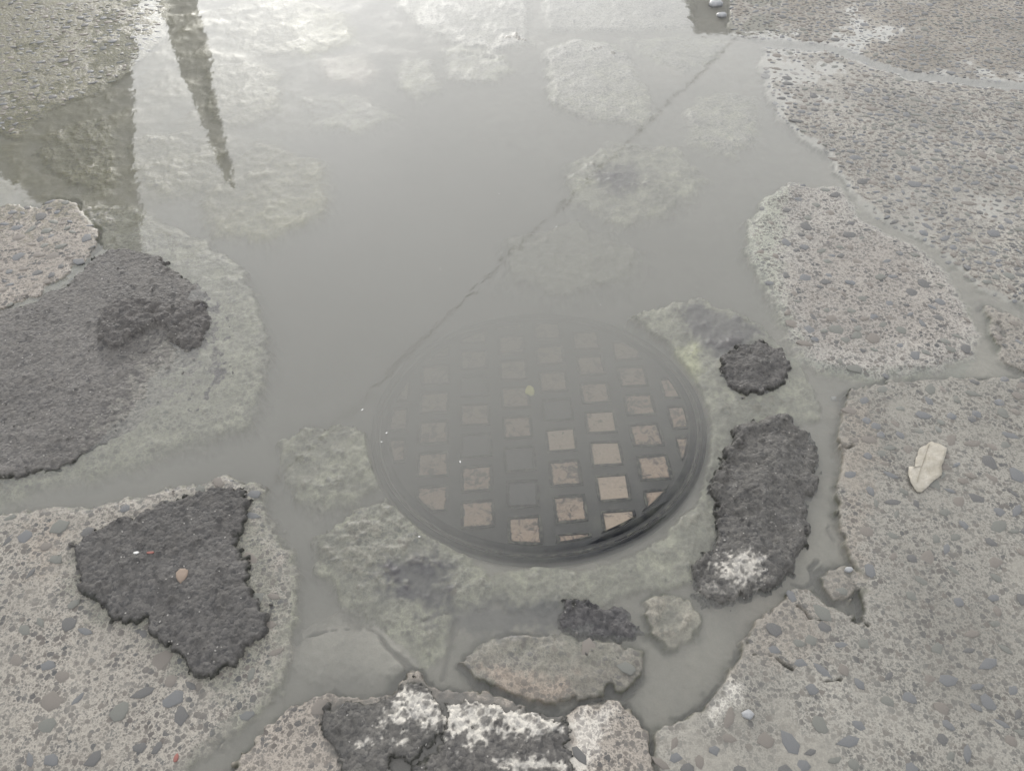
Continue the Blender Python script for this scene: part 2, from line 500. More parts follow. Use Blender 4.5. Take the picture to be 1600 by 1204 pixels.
# every slab: outline in the photograph, top height (mm, water = 0), tilt (mm per metre in x and y), roughness (mm), edge width (mm), tint, grain, stones
SAND = (0.26, 0.242, 0.212)
PINK = (0.30, 0.27, 0.236)
MUD = (0.25, 0.24, 0.214)
OLIVE = (0.20, 0.192, 0.12)
GREEN = (0.17, 0.168, 0.142)
PALE = (0.22, 0.215, 0.19)
SLABS = [
    # name of place,  outline, z, tilt, rough, edge, tint, grain, stone cover
    dict(o=[(-500, -140), (275, -140), (262, 20), (250, 62), (215, 98), (178, 128), (150, 148), (125, 152), (95, 165), (72, 174), (50, 195), (28, 218), (-60, 190), (-500, 170)],
         z=0.8, tilt=(-3.5, 0), rough=1.8, edge=5, tint=(0.30, 0.285, 0.19), grain=1, stones=0.25),
    dict(o=[(-400, 330), (0, 322), (30, 317), (60, 322), (75, 310), (110, 312), (128, 330), (152, 350), (152, 382), (132, 405), (95, 432), (60, 458), (0, 482), (-400, 540)],
         z=5, tilt=(0, 0), rough=2, edge=5, tint=PINK, grain=1, stones=0.25),
    dict(o=[(45, 240), (75, 205), (110, 188), (175, 178), (186, 240), (192, 285), (160, 302), (110, 296), (70, 270)],
         z=-2.7, tilt=(0, 0), rough=5, edge=14, tint=OLIVE, grain=0.9, stones=0, film=0.2),
    dict(o=[(112, 306), (150, 318), (205, 320), (245, 340), (330, 378), (392, 430), (420, 520), (414, 600), (386, 660), (300, 694), (200, 728), (100, 752), (0, 785), (-300, 830), (-300, 450), (60, 440), (130, 380)],
         z=-2.7, tilt=(-5, 0), rough=3.5, edge=26, tint=GREEN, grain=0.8, film=0.75, stones=0),
    dict(o=[(-400, 868), (0, 806), (140, 785), (280, 752), (352, 742), (396, 752), (426, 802), (450, 860), (458, 930), (456, 1000), (432, 1062), (402, 1112), (352, 1150), (292, 1192), (262, 1240), (200, 1500), (-700, 1500)],
         z=2.5, tilt=(-10, 0), rough=1.5, edge=14, tint=SAND, grain=1, stones=0.14),
    dict(o=[(440, 690), (472, 668), (540, 658), (586, 676), (592, 720), (588, 756), (545, 788), (500, 800), (462, 772), (440, 730)],
         z=-5.4, tilt=(0, 0), rough=8, edge=22, tint=GREEN, grain=0.6, stones=0),
    dict(o=[(488, 832), (540, 805), (602, 772), (640, 800), (700, 842), (745, 882), (790, 915), (760, 945), (715, 962), (692, 1022), (664, 1040), (612, 1000), (560, 960), (500, 890)],
         z=-3.4, tilt=(0, 10), rough=7, edge=16, tint=GREEN, grain=0.7, stones=0.02),
    dict(o=[(470, 985), (520, 968), (560, 985), (590, 962), (628, 1000), (664, 1046), (620, 1058), (560, 1050), (500, 1050), (462, 1030)],
         z=-6.8, tilt=(0, 0), rough=4, edge=30, tint=MUD, grain=0.1, stones=0),
    dict(o=[(300, 1240), (360, 1206), (400, 1150), (450, 1108), (480, 1090), (540, 1079), (575, 1084), (612, 1070), (645, 1048), (680, 1068), (720, 1080), (760, 1075), (800, 1090), (832, 1106), (882, 1110), (940, 1095), (966, 1090), (1000, 1114), (1013, 1150), (1018, 1210), (1010, 1500), (240, 1500)],
         z=9, tilt=(0, -10), rough=2.2, edge=5, tint=PINK, grain=1, stones=0.05),
    dict(o=[(718, 1034), (745, 1005), (790, 982), (850, 990), (960, 1000), (1003, 1020), (998, 1052), (970, 1076), (920, 1086), (870, 1099), (830, 1096), (790, 1080), (742, 1056)],
         z=5, tilt=(0, -70), rough=4.5, edge=5, tint=(0.19, 0.18, 0.155), grain=0.75, film=0.3, stones=0.06),
    dict(o=[(1005, 937), (1040, 927), (1075, 935), (1096, 970), (1085, 996), (1050, 1004), (1020, 984)],
         z=0.6, tilt=(0, 0), rough=8, edge=7, tint=(0.225, 0.212, 0.178), grain=0.6, film=0.3, stones=0),
    # the collar of broken concrete around the manhole
    dict(o=[(985, 492), (1040, 476), (1092, 464), (1140, 480), (1192, 510), (1240, 560), (1268, 604), (1285, 650), (1240, 660), (1150, 690), (1125, 760), (1110, 860), (1080, 910), (1000, 925), (900, 950), (800, 950), (745, 905), (800, 890), (900, 894), (1000, 866), (1070, 812), (1108, 740), (1112, 660), (1085, 590), (1040, 535)],
         z=-3.7, tilt=(0, 0), rough=6, edge=10, tint=GREEN, grain=0.55, stones=0.02),
    dict(o=[(1164, 388), (1172, 345), (1196, 302), (1240, 284), (1310, 290), (1346, 340), (1400, 370), (1450, 394), (1482, 430), (1510, 480), (1526, 520), (1512, 560), (1460, 582), (1380, 592), (1290, 582), (1240, 542), (1212, 480), (1190, 424)],
         z=2.5, tilt=(7, 0), rough=1.8, edge=16, tint=(0.32, 0.304, 0.276), grain=1, stones=0.16),
    dict(o=[(1195, 70), (1300, 78), (1420, 120), (2100, 200), (2100, 560), (1700, 520), (1600, 478), (1532, 450), (1492, 420), (1440, 372), (1370, 342), (1322, 286), (1288, 232), (1254, 214), (1216, 180), (1190, 112)],
         z=1.7, tilt=(3, 0), wave=2.2, mud=1, rough=1.3, edge=12, tint=(0.29, 0.275, 0.242), grain=1, stones=0.42),
    dict(o=[(1143, -140), (1140, 40), (1150, 56), (1196, 60), (1300, 70), (1420, 112), (2100, 185), (2300, -140)],
         z=2.0, tilt=(2, 0), wave=2, mud=1, rough=1.7, edge=7, tint=(0.25, 0.225, 0.185), grain=1, stones=0.45),
    dict(o=[(1540, 472), (1570, 486), (1640, 515), (1800, 540), (1800, 572), (1640, 582), (1600, 578), (1566, 560), (1550, 512)],
         z=5, tilt=(0, 0), rough=4, edge=6, tint=SAND, grain=1, stones=0.25),
    dict(o=[(1330, 606), (1400, 594), (1500, 588), (1600, 586), (2300, 570), (2300, 1500), (1024, 1500), (1024, 1210), (1022, 1136), (1080, 1110), (1112, 1080), (1140, 1050), (1160, 1030), (1168, 992), (1200, 950), (1236, 918), (1262, 918), (1296, 944), (1348, 966), (1346, 930), (1322, 860), (1312, 800), (1316, 740), (1310, 690), (1314, 640)],
         z=9, tilt=(3, 0), rough=1.4, mud=2, edge=5, tint=MUD, grain=0.85, stones=0.2),
    dict(o=[(1276, 898), (1300, 884), (1330, 878), (1344, 908), (1334, 936), (1300, 938), (1280, 920)],
         z=6, tilt=(0, 0), rough=4, edge=4, tint=SAND, grain=0.7, stones=0.1),
    # sunken pieces across the pool
    dict(o=[(850, 76), (900, 60), (950, 64), (986, 86), (1006, 130), (1027, 176), (1010, 200), (960, 190), (900, 180), (860, 160)],
         z=-3.5, tilt=(0, 6), rough=3, edge=15, tint=PALE, grain=0.9, stones=0.03),
    dict(o=[(836, -140), (1100, -140), (1082, 44), (960, 50), (850, 46)],
         z=-3.1, tilt=(0, 0), rough=3, edge=12, tint=PALE, grain=0.9, film=0.35, stones=0.03),
    dict(o=[(600, -140), (824, -140), (832, 70), (770, 82), (710, 66), (664, 50), (620, 10)],
         z=-3.5, tilt=(0, 0), rough=4, edge=13, tint=PALE, grain=0.9, film=0.35, stones=0.03),
    dict(o=[(690, 76), (732, 64), (790, 86), (802, 110), (760, 132), (700, 122)],
         z=-6.8, tilt=(0, 0), rough=4, edge=20, tint=PALE, grain=0.7, stones=0),
    dict(o=[(968, 58), (1060, 54), (1140, 62), (1122, 92), (1070, 116), (1020, 92)],
         z=-5.3, tilt=(0, 0), rough=4, edge=18, tint=PALE, grain=0.8, stones=0),
    dict(o=[(1070, 172), (1122, 140), (1180, 150), (1188, 212), (1142, 246), (1082, 222)],
         z=-4.4, tilt=(0, 0), rough=4, edge=24, tint=PALE, grain=0.9, stones=0.03),
    dict(o=[(880, 252), (960, 220), (1060, 230), (1102, 282), (1060, 332), (960, 352), (890, 312)],
         z=-8.2, tilt=(0, 0), rough=8, edge=32, tint=GREEN, grain=0.6, stones=0),
    dict(o=[(488, 92), (560, 78), (592, 110), (572, 132), (510, 127)],
         z=-9.5, tilt=(0, 0), rough=4, edge=26, tint=PINK, grain=0.4, stones=0),
    dict(o=[(466, 152), (560, 144), (624, 180), (560, 208), (490, 198)],
         z=-10.9, tilt=(0, 0), rough=5, edge=34, tint=PALE, grain=0.6, stones=0),
    dict(o=[(310, 100), (400, 92), (446, 112), (436, 168), (380, 200), (320, 190)],
         z=-6.1, tilt=(0, 0), rough=5, edge=26, tint=OLIVE, grain=0.8, film=0.45, stones=0),
    dict(o=[(190, 210), (300, 200), (360, 236), (330, 300), (250, 310), (196, 280)],
         z=-6.1, tilt=(0, 0), rough=5, edge=26, tint=OLIVE, grain=0.8, film=0.45, stones=0),
    dict(o=[(300, 290), (400, 216), (506, 250), (520, 330), (420, 376), (330, 372)],
         z=-10.2, tilt=(0, 0), rough=6, edge=44, tint=OLIVE, grain=0.6, film=0.45, stones=0),
    dict(o=[(318, 20), (420, -20), (540, 20), (562, 64), (484, 88), (380, 84)],
         z=-5.8, tilt=(0, 0), rough=5, edge=18, tint=OLIVE, grain=0.8, film=0.3, stones=0),
    dict(o=[(790, 370), (900, 340), (1010, 390), (980, 446), (860, 462), (790, 430)],
         z=-15.6, tilt=(0, 0), rough=6, edge=50, tint=GREEN, grain=0.3, stones=0),
    dict(o=[(624, 92), (684, 88), (690, 140), (650, 158), (620, 132)],
         z=-8.8, tilt=(0, 0), rough=4, edge=22, tint=PALE, grain=0.6, stones=0),
]
# depth of the mud bed between the slabs (mm below the water)
BED = [(200, 150, 6), (330, 100, 7), (420, 180, 18), (560, 240, 42), (700, 300, 80), (560, 420, 95), (460, 500, 85), (520, 600, 75), (640, 520, 100),
       (800, 200, 30), (1000, 210, 24), (1100, 100, 12), (820, 60, 12), (620, 60, 14), (450, 60, 12), (900, 420, 80), (1080, 440, 45), (1150, 300, 34), (1200, 250, 25), (430, 700, 55), (200, 770, 35),
       (20, 800, 28), (420, 800, 45), (470, 900, 38), (545, 1020, 34), (400, 1130, 20), (330, 1190, 16), (600, 1060, 18), (700, 1000, 20), (720, 1062, 18), (60, 260, 6), (150, 170, 6), (120, 320, 6), (280, 60, 5), (330, 220, 9),
       (1020, 960, 16), (1100, 1000, 14), (1040, 1090, 15), (1030, 1190, 14), (1290, 660, 14), (1290, 800, 13), (1280, 870, 10), (1180, 960, 12), (1240, 620, 14),
       (1420, 375, 7), (1520, 470, 7), (1545, 560, 6), (1350, 300, 10), (1400, 590, 8), (860, 700, 90), (900, 1100, 14), (740, 950, 14), (850, 940, 10)]
bed_xy = np.array([un(a, b, -0.03) for a, b, _ in BED])
bed_z = np.array([c for _, _, c in BED]) / 1000.0

# stains that lie on the concrete (outline, colour, softness, amount)
STAINS = [
    ([(745, 1040), (800, 1046), (860, 1066), (905, 1048), (890, 1085), (830, 1092), (780, 1074)], (0.30, 0.25, 0.205), 0.012, 0.75, 2),
    ([(740, 1010), (850, 994), (990, 1010), (965, 1042), (860, 1042), (790, 1025)], (0.16, 0.157, 0.132), 0.02, 0.6, 2),
    ([(1022, 955), (1050, 948), (1062, 975), (1040, 990), (1020, 975)], (0.17, 0.165, 0.14), 0.012, 0.8, 2),
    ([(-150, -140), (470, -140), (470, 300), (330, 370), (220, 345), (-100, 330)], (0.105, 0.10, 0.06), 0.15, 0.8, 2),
    ([(600, 880), (640, 866), (700, 880), (706, 930), (660, 960), (612, 930)], (0.055, 0.053, 0.06), 0.03, 0.9, 0),
    ([(700, 948), (760, 935), (870, 936), (900, 960), (860, 985), (760, 985), (704, 975)], (0.06, 0.06, 0.063), 0.02, 0.9, 0),
    ([(1060, 482), (1090, 470), (1140, 486), (1190, 520), (1170, 545), (1120, 560), (1100, 545), (1070, 515)], (0.075, 0.071, 0.076), 0.018, 0.85, 0),
    ([(930, 272), (965, 250), (1010, 262), (1000, 292), (960, 300)], (0.05, 0.047, 0.05), 0.03, 0.9, 0),
    ([(1240, 560), (1330, 590), (1500, 584), (1530, 560), (1480, 575), (1360, 580)], (0.17, 0.19, 0.16), 0.02, 0.6, 0),
    ([(1180, 300), (1230, 290), (1215, 420), (1250, 530), (1200, 470), (1160, 390)], (0.30, 0.32, 0.26), 0.03, 0.6, 0),
    ([(505, 1108), (545, 1090), (595, 1100), (640, 1064), (690, 1080), (790, 1100), (880, 1118), (898, 1140), (894, 1240), (560, 1240), (516, 1160)], (0.095, 0.093, 0.088), 0.012, 0.95, 0),
    ([(893, 1112), (962, 1104), (955, 1140), (930, 1165), (915, 1200), (895, 1204)], (0.56, 0.53, 0.48), 0.016, 0.85, 1),
    ([(1128, 1088), (1140, 1066), (1158, 1074), (1150, 1096), (1112, 1124), (1100, 1112)], (0.55, 0.53, 0.48), 0.012, 0.8, 1),
    ([(1120, 925), (1240, 935), (1300, 960), (1290, 1010), (1200, 1040), (1150, 1050), (1170, 1000)], (0.26, 0.232, 0.2), 0.03, 0.55, 0),
    ([(1312, 640), (1350, 630), (1375, 700), (1350, 800), (1340, 900), (1318, 840), (1312, 720)], (0.27, 0.24, 0.205), 0.03, 0.6, 0),
    ([(1300, 360), (1400, 380), (1500, 500), (1490, 550), (1300, 540), (1230, 480), (1240, 440)], (0.25, 0.225, 0.2), 0.05, 0.5, 0),
    ([(118, 860), (100, 910), (140, 960), (230, 1000), (270, 1050), (340, 1080), (420, 1040), (440, 980), (430, 900), (400, 780), (300, 770)], (0.15, 0.155, 0.125), 0.02, 0.6, 0),
    ([(62, 815), (100, 830), (80, 880), (60, 900), (50, 860)], (0.32, 0.27, 0.22), 0.03, 0.5, 0),
    ([(1020, 560), (1090, 530), (1100, 570), (1080, 600)], (0.33, 0.335, 0.22), 0.012, 0.7, 0),
]

# hairline cracks and open splits: (line, half width mm, depth mm)
CRACKS = [
    ([(1176, 1022), (1200, 1023), (1212, 1027), (1222, 1036), (1238, 1045)], 1.6, 5), ([(1264, 1052), (1276, 1060), (1290, 1064), (1312, 1062)], 1.8, 5),
    ([(1274, 898), (1284, 915), (1302, 938), (1322, 935), (1340, 925), (1352, 905)], 3.0, 9), ([(1326, 942), (1336, 952), (1350, 970), (1356, 976)], 2.2, 7),
    ([(1240, 905), (1262, 912), (1276, 900), (1268, 880), (1280, 870)], 2.5, 8), ([(1246, 946), (1258, 955), (1264, 966), (1290, 970)], 1.8, 5),
    ([(1310, 800), (1296, 820), (1310, 842), (1320, 860)], 2.5, 7), ([(1312, 690), (1322, 700), (1332, 696)], 2.5, 6), ([(1316, 668), (1330, 668)], 2.0, 5),
    ([(1290, 230), (1300, 245), (1306, 262)], 2, 5), ([(1322, 286), (1332, 305)], 2, 5), ([(466, 986), (520, 978), (570, 972)], 2.0, 6), ([(660, 962), (700, 952), (760, 945)], 2.0, 6),
    ([(570, 972), (590, 985), (604, 1006), (622, 1020), (645, 1046)], 4, 6), ([(712, 962), (708, 985), (700, 1010), (690, 1052)], 4, 4), ([(720, 76), (800, 92)], 4, 6),
    ([(345, 1150), (330, 1170), (310, 1190)], 2.0, 4), ([(1560, 505), (1572, 524)], 3, 9),
]
for s in SLABS:
    s['P'] = poly(s['o'], Z(s['z']))
    s['c'] = s['P'].mean(0)
for i, st in enumerate(STAINS):
    STAINS[i] = (poly(st[0], 0.0),) + st[1:]

# the manhole sits in a round hole of the paving; it has sunk towards the back left
MH_N = (0.036, -0.060)


def mh_plane(x, y):
    return -0.0262 + MH_N[0] * (x - MH_C[0]) + MH_N[1] * (y - MH_C[1])


MH_C = (0.066, 1.117)
for _ in range(4):
    e = []
    for q in ((588, 682), (1103, 702), (856, 483), (838, 888)):
        z_ = -0.03
        for __ in range(6):
            p_ = un(q[0], q[1], z_)
            z_ = mh_plane(*p_)
        e.append(p_)
    MH_C = ((e[0][0] + e[1][0]) / 2, (e[2][1] + e[3][1]) / 2)
MH_R = (e[1][0] - e[0][0]) * 0.3 + (e[2][1] - e[3][1]) * 0.2


def ground(x, y, want=False):
    """height of the paving at any point (metres), and its colour and grain when wanted"""
    n1 = fbm(x, y, 13, 4, 3)
    n2 = fbm(x, y, 60, 3, 9)
    # bed of mud
    num, den = np.zeros_like(x), np.zeros_like(x)
    for (bx, by), bz in zip(bed_xy, bed_z):
        w = 1.0 / ((x - bx) ** 2 + (y - by) ** 2 + 0.002) ** 1.6
        num += w * bz
        den += w
    bed = -num / den
    far = np.maximum(np.abs(x) - 0.9 - 0.62 * y, 0) + np.maximum(y - 4.3, 0) + np.maximum(0.18 - y, 0)
    H = bed + 0.006 * n1 + 0.0012 * n2
    tint = np.empty(x.shape + (3,))
    tint[:] = (0.20, 0.19, 0.165)
    tint *= (1 + 0.12 * fbm(x, y, 7, 3, 21))[..., None]
    grain = np.full(x.shape, 0.12)
    region = np.full(x.shape, -1, int)
    filmk = np.ones_like(x)
    gap = np.zeros_like(x)
    edge_n = 0.010 * fbm(x, y, 22, 3, 31) + 0.0045 * fbm(x, y, 90, 2, 37)
    lip = np.zeros_like(x)
    cd, crn = cells(x, y, 62, 5)
    pits = smooth(0.42, 0.1, cd) * (crn - 0.45)
    for k, s in enumerate(SLABS):
        d0 = sdf(s['P'], x, y)
        if (d0 > -1).sum() == 0:
            continue
        w = s['edge'] / 1000.0
        d = d0 + edge_n * (1.0 if s['edge'] < 12 else 1.3)
        t = smooth(-w, w * 0.35, d)
        top = Z(s['z']) + s['tilt'][0] / 1000 * (x - s['c'][0]) + s['tilt'][1] / 1000 * (y - s['c'][1])
        r_ = s['rough'] / 1000.0
        top = top + r_ * (0.55 * n1 + 0.35 * n2 + 0.5 * fbm(x, y, 30, 3, 60 + k)) + (0.45 * r_ * pits if s['grain'] > 0.5 else 0) + s.get('wave', 0) / 1000 * fbm(x, y, 5, 3, 140 + k)
        # worn, slightly rounded edges
        top = top - smooth(0.03, 0.0, d) * (0.002 if s['edge'] < 12 else 0.006)
        hk = H + (top - H) * t
        up = (hk > H) & (t > 0.001)
        H = np.where(up, hk, H)
        m = (t * up)[..., None]
        tn = np.array(s['tint']) * (1 + 0.16 * fbm(x, y, 5, 3, 80 + k))[..., None]
        tint = tint * (1 - m) + tn * m
        filmk = filmk * (1 - m[..., 0]) + s.get('film', 1.0) * m[..., 0]
        grain = grain * (1 - m[..., 0]) + s['grain'] * m[..., 0]
        if s.get('mud'):
            # mud has settled in the low places and hides the grit there
            mdm = smooth(0.0022, -0.0008, top) if s['mud'] == 1 else smooth(0.05, 0.5, fbm(x, y, 6, 4, 160)) * 0.85
            mdm = (mdm * m[..., 0])
            tint = tint * (1 - mdm[..., None]) + np.array((0.285, 0.275, 0.25) if s['mud'] == 1 else (0.245, 0.234, 0.207)) * mdm[..., None]
            grain = grain * (1 - 0.85 * mdm)
        region = np.where((d0 > -0.012) & (t > 0.02) & up, k, region)
        if s['z'] > 1.4 and s['edge'] <= 7:
            # an open gap follows the broken edge here and there
            gp = np.exp(-((d + 0.0045) / 0.0045) ** 2) * smooth(-0.35, 0.3, fbm(x, y, 11, 3, 330 + k)) * (d0 > -0.05)
            gap = np.maximum(gap, gp)
        if s['z'] > 0:
            lip = np.maximum(lip, np.where(d0 > -0.05, smooth(0.006, -0.001, d) * smooth(-0.02, -0.004, d), 0) * (1.0 if s['edge'] < 13 else 0.15))
    cut = np.zeros_like(x)
    wob = 0.0015 + 0.006 * fbm(x, y, 40, 3, 300)
    for line, hwid, dep in CRACKS:
        L = poly(line, 0.006)
        lo, hi = L.min(0) - 0.03, L.max(0) + 0.03
        sel = (x > lo[0]) & (x < hi[0]) & (y > lo[1]) & (y < hi[1])
        if not sel.any():
            continue
        qx, qy = x[sel], y[sel]
        dd = np.full(qx.shape, 9.0)
        for (ax, ay), (bx, by) in zip(L, L[1:]):
            ex, ey = bx - ax, by - ay
            t = np.clip(((qx - ax) * ex + (qy - ay) * ey) / (ex * ex + ey * ey), 0, 1)
            dd = np.minimum(dd, np.hypot(qx - ax - t * ex, qy - ay - t * ey))
        g_ = smooth(hwid / 1000 * 1.6 + 0.0006, hwid / 1000 * 0.4, dd + 0.6 * wob[sel])
        H[sel] -= 1.5 * dep / 1000 * g_
        cut[sel] = np.maximum(cut[sel], g_ * (1.0 if hwid < 4 else 0.4))
    H = H - 0.010 * gap
    # hole for the manhole frame
    rr = np.hypot(x - MH_C[0], y - MH_C[1])
    hole = smooth(MH_R + 0.014, MH_R + 0.002, rr)
    H = np.where(rr < MH_R + 0.014, np.minimum(H, H * (1 - hole) + (mh_plane(x, y) - 0.02) * hole), H)
    # round the pool, out of the picture, the paving lies dry
    bank = smooth(0.0, 0.27, far)
    H = H * (1 - bank) + (0.012 + 0.002 * n1) * bank
    if not want:
        return H
    tint = tint * (1 - bank[..., None]) + np.array(SAND) * bank[..., None]
    grain = grain * (1 - bank) + bank
    pale = np.zeros_like(x)
    # pale green film on what lies under water, dark moss along the water line of the edges
    under = smooth(-0.0005, -0.006, H) * smooth(0.2, 0.6, grain)
    pale = np.maximum(pale, 0.9 * under)
    grain = grain * (1 - 0.1 * under)
    sub = under * (0.15 + 0.85 * smooth(-0.4, 0.5, 0.7 * fbm(x, y, 14, 4, 200) + 0.6 * fbm(x, y, 60, 3, 203)))
    sub = sub * 0.85 * filmk
    tint = tint * (1 - sub[..., None]) + np.array((0.27, 0.27, 0.212)) * (1 + 0.3 * fbm(x, y, 35, 3, 207))[..., None] * sub[..., None]
    moss = lip * smooth(-0.5, 0.5, fbm(x, y, 30, 3, 210))
    tint = tint * (1 - 0.8 * moss[..., None]) + np.array((0.04, 0.045, 0.025)) * 0.8 * moss[..., None]
    grain = grain * (1 - 0.7 * moss)
    # the cracks and open edge gaps are tinted nearly black
    cut = np.maximum(cut, gap)
    tint = tint * (1 - 0.92 * cut[..., None]) + np.array((0.03, 0.03, 0.024)) * 0.92 * cut[..., None]
    grain = grain * (1 - cut)
    nst = 0.5 * fbm(x, y, 40, 4, 220) + 0.35 * fbm(x, y, 130, 2, 221)
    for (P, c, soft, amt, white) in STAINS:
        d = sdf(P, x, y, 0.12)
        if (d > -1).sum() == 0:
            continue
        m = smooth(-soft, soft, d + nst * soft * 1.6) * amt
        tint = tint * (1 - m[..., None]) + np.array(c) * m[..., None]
        if white == 1:
            pale = np.maximum(pale, m)
        elif white == 0 and sum(c) < 0.35:
            grain = grain * (1 - 0.85 * m)
    wet = smooth(0.010, 0.0, H) * 0.8 + 0.2 * smooth(-0.3, 0.4, n1)
    return H, tint, np.stack([grain, wet, pale], -1), region


# ---- grid of the paving: finer near the viewer
NR, NC = 640, 860
pys = np.linspace(1330, -150, NR)
ys = np.array([un(800, p)[1] for p in pys])
hw = 0.6617 * (ys * math.cos(PITCH) + CAM_H * math.sin(PITCH))
u = np.linspace(-1, 1, NC)
uu = np.sign(u) * np.where(np.abs(u) < 0.9, np.abs(u) * 1.04 / 0.9, 1.04 + (np.abs(u) - 0.9) / 0.1 * 0.36)
gx = hw[:, None] * uu[None, :] * 1.0 + np.sign(uu)[None, :] * np.maximum(np.abs(uu)[None, :] - 1.04, 0) * 0.8
gy = np.repeat(ys[:, None], NC, 1)
jit = 0.25 * (hw[:, None] * (uu[1] - uu[0]) if False else (hw[:, None] * 2.3 / NC))
gx = gx + jit * (RN.random(gx.shape) - 0.5)
H, TINT, MASK, REG = ground(gx, gy, True)
VX = np.stack([gx, gy, H], -1).reshape(-1, 3)
TI = TINT.reshape(-1, 3)
MA = MASK.reshape(-1, 3)
idx = np.arange(NR * NC).reshape(NR, NC)
FACES = np.stack([idx[:-1, :-1], idx[:-1, 1:], idx[1:, 1:], idx[1:, :-1]], -1).reshape(-1, 4)
FREG = np.maximum.reduce([REG[:-1, :-1], REG[:-1, 1:], REG[1:, 1:], REG[1:, :-1]]).reshape(-1)


def submesh(name, f, mat):
    vi, inv = np.unique(f, return_inverse=True)
    return make_mesh(name, VX[vi], inv.reshape(f.shape), [mat], attrs={'tint': TI[vi], 'mask': MA[vi]})


pavement = link('pavement', submesh('pavement', FACES[FREG < 0], M_GROUND), kind='structure')
slab_obj = {}
for k, s in enumerate(SLABS):
    f = FACES[FREG == k]
    if len(f) == 0:
        continue
    slab_obj[k] = link('concrete_slab', submesh('concrete_slab', f, M_GROUND), pavement)

# the ground beyond: joined to the rim of the paving and running on to the horizon
rim = np.concatenate([idx[0, :], idx[1:, -1], idx[-1, -2::-1], idx[-2:0, 0]])
rimV = VX[rim]
cen = np.array([0, 2.2, 0])
rings = [rimV]
for k_, zz in ((1.12, 0.012), (1.6, 0.012), (4, 0.01), (20, 0.0), (160, 0.0), (500, 0.0)):
    v = cen + (rimV - cen) * [k_, k_, 0]
    v[:, 2] = zz
    rings.append(v)
n_r = len(rim)
GV = np.concatenate(rings)
i0 = np.arange(n_r)
i1 = (i0 + 1) % n_r
GF = np.concatenate([np.stack([a * n_r + i1, a * n_r + i0, (a + 1) * n_r + i0, (a + 1) * n_r + i1], -1) for a in range(len(rings) - 1)])
gm = make_mesh('ground', GV, GF, [M_GROUND], attrs={'tint': np.tile(SAND, (len(GV), 1)), 'mask': np.tile((1.0, 0.3, 0.0), (len(GV), 1))})
link('ground', gm, kind='structure')

# ---- the water: one closed body, its level at z = 0
wr = cen + (rimV - cen) * [1.02, 1.02, 0]
wr = wr[::8]
bm = bmesh.new()
top = [bm.verts.new((p[0], p[1], 0.0)) for p in wr]
bot = [bm.verts.new((p[0], p[1], -0.16)) for p in wr]
bm.faces.new(top)
bm.faces.new(bot[::-1])
for i in range(len(top)):
    j = (i + 1) % len(top)
    bm.faces.new((top[i], bot[i], bot[j], top[j]))
bmesh.ops.recalc_face_normals(bm, faces=bm.faces[:])
bm_obj('puddle_water', bm, M_WATER, shade=False, kind='structure')

# ------------------------------------------------------------------ stones set in the slabs
def stone_mesh(i):
    rr = random.Random(100 + i)
    n = rr.choice((5, 6, 6, 7))
    asp = rr.uniform(0.42, 0.9)
    ring = []
    for k in range(n):
        a = 2 * math.pi * (k + rr.uniform(-0.3, 0.3)) / n
        r = rr.uniform(0.72, 1.15)
        ring.append((r * math.cos(a), r * asp * math.sin(a)))
    tilt = (rr.uniform(-0.08, 0.08), rr.uniform(-0.08, 0.08))
    V = [(x * 1.04, y * 1.04, -0.5) for x, y in ring] + [(x, y, 0.0) for x, y in ring]
    V += [(x * 0.88, y * 0.88, 0.16 + tilt[0] * x + tilt[1] * y) for x, y in ring] + [(0, 0, 0.17)]
    F = []
    for a in (0, n):
        for k in range(n):
            j = (k + 1) % n
            F += [(a + k, a + j, a + n + j), (a + k, a + n + j, a + n + k)]
    for k in range(n):
        F.append((2 * n + k, 2 * n + (k + 1) % n, 3 * n))
    return np.array(V), np.array(F)


SHAPES = [stone_mesh(i) for i in range(20)]
stones = []
for k, s in enumerate(SLABS):
    if s['stones'] <= 0 or s['z'] < 0 or k not in slab_obj:
        continue
    P = s['P']
    lo, hi = P.min(0), P.max(0)
    lo = np.maximum(lo, (-2.7, 0.2)); hi = np.minimum(hi, (2.9, 4.2))
    N = int((hi[0] - lo[0]) * (hi[1] - lo[1]) * 26000)
    pts = RN.random((N, 2)) * (hi - lo) + lo
    inview = np.abs(pts[:, 0]) < 0.72 * (pts[:, 1] * math.cos(PITCH) + CAM_H * math.sin(PITCH)) + 0.05
    pts = pts[inview]
    d = sdf(P, pts[:, 0], pts[:, 1])
    pts, d = pts[d > 0.006], d[d > 0.006]
    r = np.clip(np.exp(RN.normal(math.log(0.0062), 0.48, len(pts))), 0.0032, 0.021)
    r *= 1.0 if s['stones'] < 0.3 else 1.12
    order = np.argsort(-r)
    want = s['stones'] * len(pts) / 26000.0
    cover, used, grid = 0.0, [], {}
    dens = fbm(pts[:, 0], pts[:, 1], 6, 3, 400 + k)
    for q in order:
        # the biggest are rare: most of them are passed over
        if R.random() > (0.5 + 0.4 * dens[q]) or (r[q] > 0.013 and R.random() > 0.35):
            continue
        x, y = pts[q]
        rad = r[q]
        c = (int(x / 0.03), int(y / 0.03))
        ok = True
        for a in (-1, 0, 1):
            for b in (-1, 0, 1):
                for (X, Y, RR) in grid.get((c[0] + a, c[1] + b), ()):
                    if (X - x) ** 2 + (Y - y) ** 2 < ((RR + rad) * 0.86) ** 2:
                        ok = False
        if not ok or d[q] < rad * 0.6:
            continue
        grid.setdefault(c, []).append((x, y, rad))
        used.append((x, y, rad))
        cover += math.pi * rad * rad * 0.72
        if cover > want:
            break
    for (x, y, rad) in used:
        stones.append((k, x, y, rad))
sx = np.array([s[1] for s in stones]); sy = np.array([s[2] for s in stones]); sr = np.array([s[3] for s in stones])
sz = ground(sx, sy)
